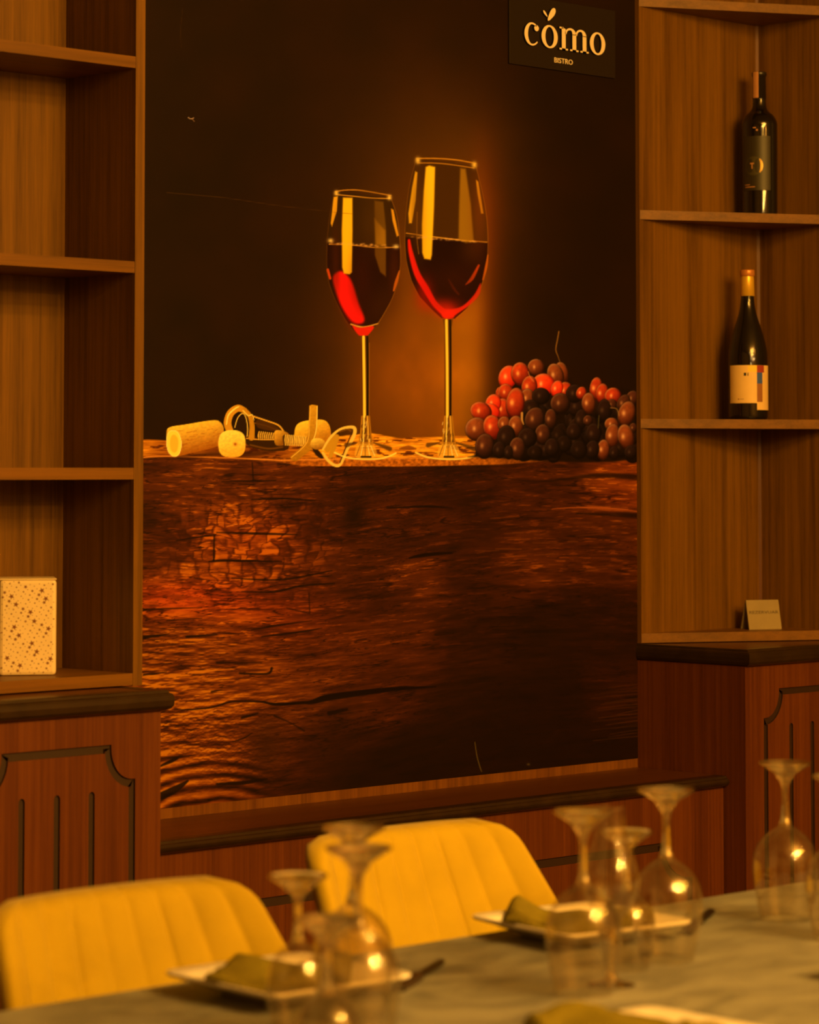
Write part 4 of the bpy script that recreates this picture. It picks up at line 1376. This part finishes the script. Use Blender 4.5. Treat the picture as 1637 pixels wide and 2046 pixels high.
# ================================================================== dining table
def table_material():
    m, nt, b = new_mat('grey_stone_tabletop')
    tc = nt.nodes.new('ShaderNodeTexCoord')
    n1 = nt.nodes.new('ShaderNodeTexNoise'); n1.inputs['Scale'].default_value = 5.5; n1.inputs['Detail'].default_value = 6; n1.inputs['Distortion'].default_value = 1.2
    mp_ = nt.nodes.new('ShaderNodeMapping'); mp_.inputs['Scale'].default_value = (1.0, 2.2, 1); mp_.inputs['Rotation'].default_value = (0, 0, R(20))
    nt.links.new(tc.outputs['Object'], mp_.inputs['Vector']); nt.links.new(mp_.outputs[0], n1.inputs['Vector'])
    cr = nt.nodes.new('ShaderNodeValToRGB')
    e = cr.color_ramp.elements
    e[0].position = .36; e[0].color = (0.145, 0.150, 0.145, 1)
    e[1].position = .62; e[1].color = (0.245, 0.255, 0.245, 1)
    nt.links.new(n1.outputs['Fac'], cr.inputs['Fac']); nt.links.new(cr.outputs['Color'], b.inputs['Base Color'])
    b.inputs['Roughness'].default_value = 0.55; spec(b, 0.3)
    return m


STONE = table_material()
TX0, TX1, TY0, TY1 = 1.25, 3.85, -2.46, -1.358
t = thing('dining_table', (2.55, -1.909, 0), 'grey stone-topped dining table laid with upturned glasses and plates', 'table')
mb = MB(); mb.box(TX0, TX1, TY0, TY1, 0.722, 0.75, bev=0.003)
place(mb, 'tabletop', STONE, t)
mb = MB(); mb.box(TX0 + .08, TX1 - .08, TY0 + .08, TY1 - .08, 0.66, 0.7215)
place(mb, 'apron', DARKWOOD, t)
for x in (TX0 + .08, TX1 - .14):
    for y in (TY0 + .08, TY1 - .14):
        mb = MB(); mb.box(x, x + .06, y, y + .06, 0, 0.6598)
        place(mb, 'leg', DARKWOOD, t)


# ================================================================== upholstered chairs
VELVET = plain('mustard_velvet', (0.37, 0.265, 0.005), 0.8, sp=0.2, noise=0.06, nscale=14)
_b = VELVET.node_tree.nodes['Principled BSDF']
_b.inputs['Sheen Weight'].default_value = 0.15
METAL = plain('black_metal_leg', (0.02, 0.02, 0.02), 0.4, metal=0.6)


def chair(loc, rz, label):
    t = thing('dining_chair', loc, label, 'chair', 'mustard tub chairs at the far side of the table', rz)
    # shell back: front faces -Y
    NS, NH = 120, 44
    z0, z1 = 0.43, 0.838
    th = 0.034

    def wl(z):
        return float(np.interp(z, [0.43, 0.60, 0.70, 0.76, 0.80, 0.838], [0.240, 0.238, 0.228, 0.215, 0.206, 0.195]))

    def pt(i, j, side):
        s_ = -1 + 2 * i / NS; h = j / NH
        z = z0 + (z1 - z0) * h
        W = wl(z)
        rc, hz = 0.042, 0.034
        if z > z1 - hz:
            q = (z - (z1 - hz)) / hz
            W = W - rc * (1 - math.sqrt(max(0, 1 - q * q)))
        x = s_ * W
        xn = x / wl(z)
        y = 0.37 * (z - z0)
        wing = 0.125 * (1 - 0.70 * max(0, h) ** 1.5)
        y -= wing * abs(xn) ** 2.6
        ch = abs(math.sin(math.pi * (xn * 4.5 + 0.5)))
        puff = 0.0085 * (ch ** 0.40)
        ex = min(1.0, (1 - abs(s_)) * W / 0.016); ez = min(1.0, (z1 - z) / 0.016)
        rnd = math.sqrt(max(0, 1 - (1 - ex) ** 2)) * math.sqrt(max(0, 1 - (1 - ez) ** 2))
        zz = z
        if side == 0:
            y -= (th / 2) * rnd + puff * rnd
        else:
            y += (th / 2) * rnd
        return (x, y, zz)
    vs = [pt(i, j, 0) for j in range(NH + 1) for i in range(NS + 1)] + [pt(i, j, 1) for j in range(NH + 1) for i in range(NS + 1)]
    n = NS + 1; K = n * (NH + 1); fs = []
    for j in range(NH):
        for i in range(NS):
            a = j * n + i
            fs.append((a, a + 1, a + n + 1, a + n)); fs.append((K + a, K + a + n, K + a + n + 1, K + a + 1))
    for i in range(NS):
        fs.append((i, K + i, K + i + 1, i + 1)); a = NH * n + i; fs.append((a, a + 1, K + a + 1, K + a))
    for j in range(NH):
        a = j * n; fs.append((a, a + n, K + a + n, K + a)); a = j * n + NS; fs.append((a, K + a, K + a + n, a + n))
    mb = MB(); mb.add(vs, fs, 0, True); mb.build('backrest', VELVET, t)
    mb = MB()
    pr = []
    for k in range(40):
        a = 2 * math.pi * k / 40
        c, s_ = math.cos(a), math.sin(a)
        pr.append((0.235 * math.copysign(abs(c) ** .55, c), -0.235 + 0.225 * math.copysign(abs(s_) ** .55, s_)))
    rings = [(0.92, 0.405), (1.0, 0.415), (1.0, 0.455), (0.95, 0.472), (0.5, 0.478)]
    vs = [(p[0] * k, -0.235 + (p[1] + 0.235) * k, z) for k, z in rings for p in pr]
    fs = [(r * 40 + i, r * 40 + (i + 1) % 40, (r + 1) * 40 + (i + 1) % 40, (r + 1) * 40 + i) for r in range(4) for i in range(40)]
    fs += [tuple(range(40))[::-1], tuple(range(160, 200))]
    mb.add(vs, fs, 0, True); mb.build('seat', VELVET, t)
    for sx in (-1, 1):
        for y, dy in ((-0.06, 0.06), (-0.40, -0.04)):
            mb = MB()
            vs = []; m_ = 12
            for z, r, f_ in ((0.404, 0.013, 0), (0.0, 0.008, 1)):
                for k in range(m_):
                    a = 2 * math.pi * k / m_
                    vs.append((sx * (0.17 + .05 * f_) + r * math.cos(a), y + dy * f_ + r * math.sin(a), z))
            mb.add(vs, [(k, (k + 1) % m_, m_ + (k + 1) % m_, m_ + k) for k in range(m_)] + [tuple(range(m_))[::-1], tuple(range(m_, 2 * m_))], 0, True)
            mb.build('leg', METAL, t)
    return t


chair((2.262, -1.31, 0), R(-1), 'mustard velvet tub chair nearest the gift box, left of the pair behind the table')
chair((2.940, -1.125, 0), R(-1), 'mustard velvet tub chair below the middle of the mural, right of the pair')


# ================================================================== plates, napkins, knives
PORC = plain('white_porcelain', (0.82, 0.80, 0.76), 0.18, sp=0.5)
NAP = plain('olive_napkin', (0.15, 0.125, 0.012), 0.85, sp=0.1, noise=0.12, nscale=60)


def plate_mesh():
    """square coupe plate, rim lifted, corners rounded"""
    n = 64
    def ring(h, z):
        out = []
        for k in range(n):
            a = 2 * math.pi * (k + .5) / n
            c, s_ = math.cos(a), math.sin(a)
            e = 0.14
            out.append((h * math.copysign(abs(c) ** e, c), h * math.copysign(abs(s_) ** e, s_), z))
        return out
    rings = [(0.001, 0.0), (0.055, 0.0), (0.058, 0.001), (0.070, 0.008), (0.088, 0.0155), (0.1035, 0.0205), (0.1050, 0.0240), (0.1035, 0.0255), (0.087, 0.0200),
             (0.072, 0.0130), (0.062, 0.0062), (0.055, 0.0048), (0.001, 0.0045)]
    vs = []; fs = []
    for h, z in rings: vs += ring(h, z)
    for r in range(len(rings) - 1):
        for i in range(n):
            fs.append((r * n + i, r * n + (i + 1) % n, (r + 1) * n + (i + 1) % n, (r + 1) * n + i))
    b = MB(); b.add(vs, fs, 0, True)
    return b.mesh('plate')


PLM = plate_mesh(); PLM.materials.append(PORC)


def plate(x, y, rz, label):
    o = bpy.data.objects.new('plate', PLM); COL.objects.link(o)
    o.location = (x, y, 0.7502); o.rotation_euler = (0, 0, rz)
    return tag(o, label, 'plate', 'square white plates laid on the table')


def napkin(x, y, rz, label, peak, prof, wx=0.075, wy=0.088, prz=R(-3)):
    """folded cloth: a soft heap whose ridge runs across the plate; prof gives height along x"""
    NX, NY = 44, 44
    top = []; bot = []
    for j in range(NY + 1):
        for i in range(NX + 1):
            u = -1 + 2 * i / NX; v = -1 + 2 * j / NY
            h = float(np.interp(u, prof[0], prof[1]))
            e = min(1, (1 - abs(v)) / .25); e = math.sqrt(max(0, 1 - (1 - e) ** 2))
            e2 = min(1, (1 - abs(u)) / .12); e2 = math.sqrt(max(0, 1 - (1 - e2) ** 2))
            z = 0.004 + h * peak * (.35 + .65 * e) * e2 * (1 - .18 * math.cos(v * 5 + u * 2)) + 0.0015 * math.sin(9 * u + 5 * v)
            X = u * wx * (1 - .06 * v * v); Y = v * wy * (1 - .08 * u)
            ca, sa = math.cos(rz - prz), math.sin(rz - prz)
            q = max(abs(X * ca - Y * sa), abs(X * sa + Y * ca))
            lift = float(np.interp(q, [0, .052, .062, .072, .087, .101, .12], [.0, .0005, .0022, .0092, .0162, .0214, .024]))
            top.append((X, Y, max(z, .0042) + lift)); bot.append((X, Y, 0.0012 + lift + max(0.0, z - .03) * .5))
    n = NX + 1; K = len(top); fs = []
    for j in range(NY):
        for i in range(NX):
            a = j * n + i
            fs.append((a, a + 1, a + n + 1, a + n)); fs.append((K + a, K + a + n, K + a + n + 1, K + a + 1))
    for i in range(NX):
        fs.append((i, K + i, K + i + 1, i + 1)); a = NY * n + i; fs.append((a, a + 1, K + a + 1, K + a))
    for j in range(NY):
        a = j * n; fs.append((a, a + n, K + a + n, K + a)); a = j * n + NX; fs.append((a, K + a, K + a + n, a + n))
    b = MB(); b.add(top + bot, fs, 0, True)
    o = b.build('napkin', NAP)
    o.location = (x, y, 0.7502 + 0.0045); o.rotation_euler = (0, 0, rz)
    return tag(o, label, 'napkin', 'olive napkins folded on the plates')


P1 = (2.262, -1.508); P2 = (2.805, -1.470); P3 = (2.292, -2.030); P4 = (2.870, -1.985)
plate(*P1, R(-3), 'square white plate in front of the left mustard chair')
plate(*P2, R(-8), 'square white plate behind the two tallest upturned glasses, below the right chair')
plate(*P3, R(-3), 'square white plate at the bottom edge, nearest the camera')
plate(*P4, R(-3), 'square white plate cut off by the right edge of the picture')
napkin(P1[0] - .005, P1[1] + .0, R(40), 'olive napkin peaked like a tent on the plate before the left chair', .031, ([-1, -.5, 0, .4, 1], [.15, .5, 1, .75, .35]), .078, .075)
napkin(P2[0] - .004, P2[1] - .0, R(-50), 'olive napkin with a rolled end on the plate below the right chair', .023, ([-1, -.85, -.5, 0, .5, 1], [.35, .72, .35, .8, .8, .4]), .098, .060, R(-8))
napkin(P3[0] - .03, P3[1] - .0, R(-3), 'olive napkin on the plate nearest the camera', .030, ([-1, 0, 1], [.5, 1, .6]), .066, .090)
napkin(P4[0] + .01, P4[1] - .0, R(-3), 'olive napkin on the plate cut off by the right edge', .030, ([-1, 0, 1], [.5, 1, .6]), .07, .075)


def knife(x, y, rz, label):
    t = thing('table_knife', (x, y, 0.7502), label, 'knife', 'dark table knives beside the plates', rz)
    b = MB(); pts = [(0.0, -.007), (0.09, -.008), (0.112, -.004), (0.118, .004), (0.09, .006), (0.0, .005)]
    b.prism(pts, 0.004, 0.0055); b.build('blade', METAL, t)
    b = MB(); b.box(-0.085, 0.0, -.0075, .0065, 0.0002, 0.0100, bev=0.002); b.build('handle', DARKWOOD, t)


knife(2.435, -1.545, R(30), 'dark table knife at the right corner of the left plate')
knife(2.985, -1.515, R(30), 'dark table knife at the right corner of the right plate')


# ================================================================== glassware
def clear_glass(name, thin):
    m, nt, b = new_mat(name)
    if not thin:
        b.inputs['Base Color'].default_value = (1.0, 0.97, 0.90, 1)
        b.inputs['Roughness'].default_value = 0.0
        b.inputs['Transmission Weight'].default_value = 1.0
        b.inputs['IOR'].default_value = 1.48
        g2 = nt.nodes.new('ShaderNodeBsdfGlossy'); g2.inputs['Roughness'].default_value = 0.24; g2.inputs[0].default_value = (1, .78, .36, 1)
        mx = nt.nodes.new('ShaderNodeMixShader'); mx.inputs[0].default_value = 0.14
        out = nt.nodes['Material Output']
        nt.links.new(b.outputs[0], mx.inputs[1]); nt.links.new(g2.outputs[0], mx.inputs[2]); nt.links.new(mx.outputs[0], out.inputs['Surface'])
        return m
    out = nt.nodes['Material Output']; nt.nodes.remove(b)
    tr = nt.nodes.new('ShaderNodeBsdfTransparent'); tr.inputs[0].default_value = (0.96, 0.935, 0.87, 1)
    gl = nt.nodes.new('ShaderNodeBsdfGlossy'); gl.inputs['Roughness'].default_value = 0.004; gl.inputs[0].default_value = (1, 1, 1, 1)
    lw = nt.nodes.new('ShaderNodeLayerWeight'); lw.inputs['Blend'].default_value = 0.5
    pw = nt.nodes.new('ShaderNodeMath'); pw.operation = 'POWER'; pw.inputs[1].default_value = 3.5
    fr_ = nt.nodes.new('ShaderNodeMath'); fr_.operation = 'MULTIPLY_ADD'; fr_.inputs[1].default_value = 0.60; fr_.inputs[2].default_value = 0.06
    nt.links.new(lw.outputs['Facing'], pw.inputs[0]); nt.links.new(pw.outputs[0], fr_.inputs[0])
    mx = nt.nodes.new('ShaderNodeMixShader')
    nt.links.new(fr_.outputs[0], mx.inputs[0]); nt.links.new(tr.outputs[0], mx.inputs[1]); nt.links.new(gl.outputs[0], mx.inputs[2])
    g3_ = nt.nodes.new('ShaderNodeBsdfGlossy'); g3_.inputs['Roughness'].default_value = 0.35; g3_.inputs[0].default_value = (1, .85, .55, 1)
    m3 = nt.nodes.new('ShaderNodeMixShader'); m3.inputs[0].default_value = 0.012
    nt.links.new(mx.outputs[0], m3.inputs[1]); nt.links.new(g3_.outputs[0], m3.inputs[2])
    nt.links.new(m3.outputs[0], out.inputs['Surface'])
    return m


GTHIN = clear_glass('thin_clear_glass', True)
GSOLID = clear_glass('solid_clear_glass', False)


def shell(profile, wall):
    """closed thin wall from an outer profile, list of (r, z) mouth first"""
    inner = []
    for i, (r, z) in enumerate(profile):
        a = profile[max(i - 1, 0)]; b = profile[min(i + 1, len(profile) - 1)]
        tx_, tz_ = b[0] - a[0], b[1] - a[1]; L_ = math.hypot(tx_, tz_) or 1
        nx_, nz_ = -tz_ / L_, tx_ / L_
        inner.append((max(r + nx_ * wall, 0.0), z + nz_ * wall))
    return profile + inner[::-1] + [profile[0]]


# all profiles stand upside down: mouth at z = 0, foot on top
def goblet_meshes(H, bowl, z_stem0, z_stem1, rf, rs):
    bm_ = MB(); bm_.lathe(shell(smooth_profile(bowl, 5), 0.0011), 48)
    me_b = bm_.mesh('bowl'); me_b.materials.append(GTHIN)
    rb = bowl[-1][0]
    st = smooth_profile([(0.0, z_stem0 - .004), (rb * .7, z_stem0 - .003), (rb, z_stem0), (rs * 1.25, z_stem0 + .010), (rs, z_stem0 + .022), (rs * .9, (z_stem0 + z_stem1) / 2), (rs, z_stem1 - .012), (rs * 1.5, z_stem1 - .004), (rs * 2.2, z_stem1), (0.0, z_stem1 + .0005)], 5)
    sm_ = MB(); sm_.lathe(st, 32); me_s = sm_.mesh('stem'); me_s.materials.append(GSOLID)
    r2 = rs * 2.2
    ft = smooth_profile([(0.0, z_stem1 + .0007), (r2, z_stem1 + .0007), (r2 * 1.25, H - .0175), (rf * .48, H - .0135), (rf * .70, H - .0088), (rf * .86, H - .0052), (rf * .98, H - .0028), (rf, H - .0014), (rf * .985, H), (rf * .6, H - .0028), (0.0, H - .0045)], 5)
    fm_ = MB(); fm_.lathe(ft, 48); me_f = fm_.mesh('foot'); me_f.materials.append(GSOLID)
    return me_b, me_s, me_f


LARGE = goblet_meshes(0.2085, [(0.0335, 0.0), (0.0365, 0.012), (0.0405, 0.032), (0.0438, 0.055), (0.0442, 0.070), (0.0415, 0.088), (0.034, 0.103), (0.0235, 0.114), (0.0125, 0.1215), (0.0085, 0.126)], 0.126, 0.186, 0.0345, 0.0045)
MEDIUM = goblet_meshes(0.165, [(0.0265, 0.0), (0.029, 0.010), (0.0325, 0.027), (0.0345, 0.044), (0.0335, 0.058), (0.0285, 0.073), (0.0195, 0.084), (0.011, 0.0905), (0.0075, 0.094)], 0.094, 0.147, 0.0315, 0.0042)


def glass(kind, x, y, label, group):
    t = thing('wine_glass', (x, y, 0.7502), label, 'glass', group)
    for nm, me_ in zip(('bowl', 'stem', 'foot'), kind):
        o = bpy.data.objects.new(nm, me_); COL.objects.link(o); o.parent = t
    return t


GA = 'large wine glasses standing upside down'
GB = 'smaller wine glasses standing upside down'
glass(LARGE, 3.112, -1.562, 'large upturned wine glass in full view near the right edge', GA)
glass(LARGE, 2.749, -1.662, 'large upturned wine glass behind the right plate, tallest of the middle cluster', GA)
glass(LARGE, 2.507, -1.743, 'large upturned wine glass at the left of the middle cluster', GA)
glass(LARGE, 2.215, -1.666, 'large upturned wine glass before the left edge of the right chair, farther of two', GA)
glass(LARGE, 2.100, -1.795, 'large upturned wine glass before the left edge of the right chair, nearer of two', GA)
glass(LARGE, 3.030, -1.714, 'large upturned wine glass mostly cut off by the right edge of the picture', GA)
glass(MEDIUM, 2.669, -1.667, 'smaller upturned wine glass in the middle cluster beside the tallest glass', GB)
glass(MEDIUM, 2.128, -1.671, 'smaller upturned wine glass on the left plate side, left of the large pair', GB)
glass(MEDIUM, 1.943, -1.916, 'smaller upturned wine glass nearest the camera at the bottom edge', GB)
# upright tulip glass
t = thing('tulip_glass', (2.572, -1.727, 0.7502), 'small upright tulip shaped glass between the glasses of the middle cluster', 'glass')
bw = smooth_profile([(0.0168, 0.206), (0.0172, 0.190), (0.020, 0.172), (0.0265, 0.150), (0.0325, 0.131), (0.0338, 0.118), (0.0300, 0.102), (0.0205, 0.086), (0.0105, 0.074), (0.0065, 0.068)], 5)
# outer profile runs mouth to stem; wall offset points inwards
inner = [(max(r - .0011, 0), z + .0003) for r, z in bw]
mb = MB(); mb.lathe(bw + inner[::-1] + [bw[0]], 48); mb.build('bowl', GTHIN, t)
mb = MB(); mb.lathe(smooth_profile([(0, .0700), (.0060, .0690), (.0062, .0660), (.0042, .052), (.0038, .030), (.0048, .013), (.0085, .0062), (0, .0060)], 5), 32); mb.build('stem', GSOLID, t)
mb = MB(); mb.lathe(smooth_profile([(0, .0058), (.0086, .0058), (.018, .0030), (.0265, .0014), (.0275, .0006), (.026, .0), (0, .0)], 5), 48); mb.build('foot', GSOLID, t)
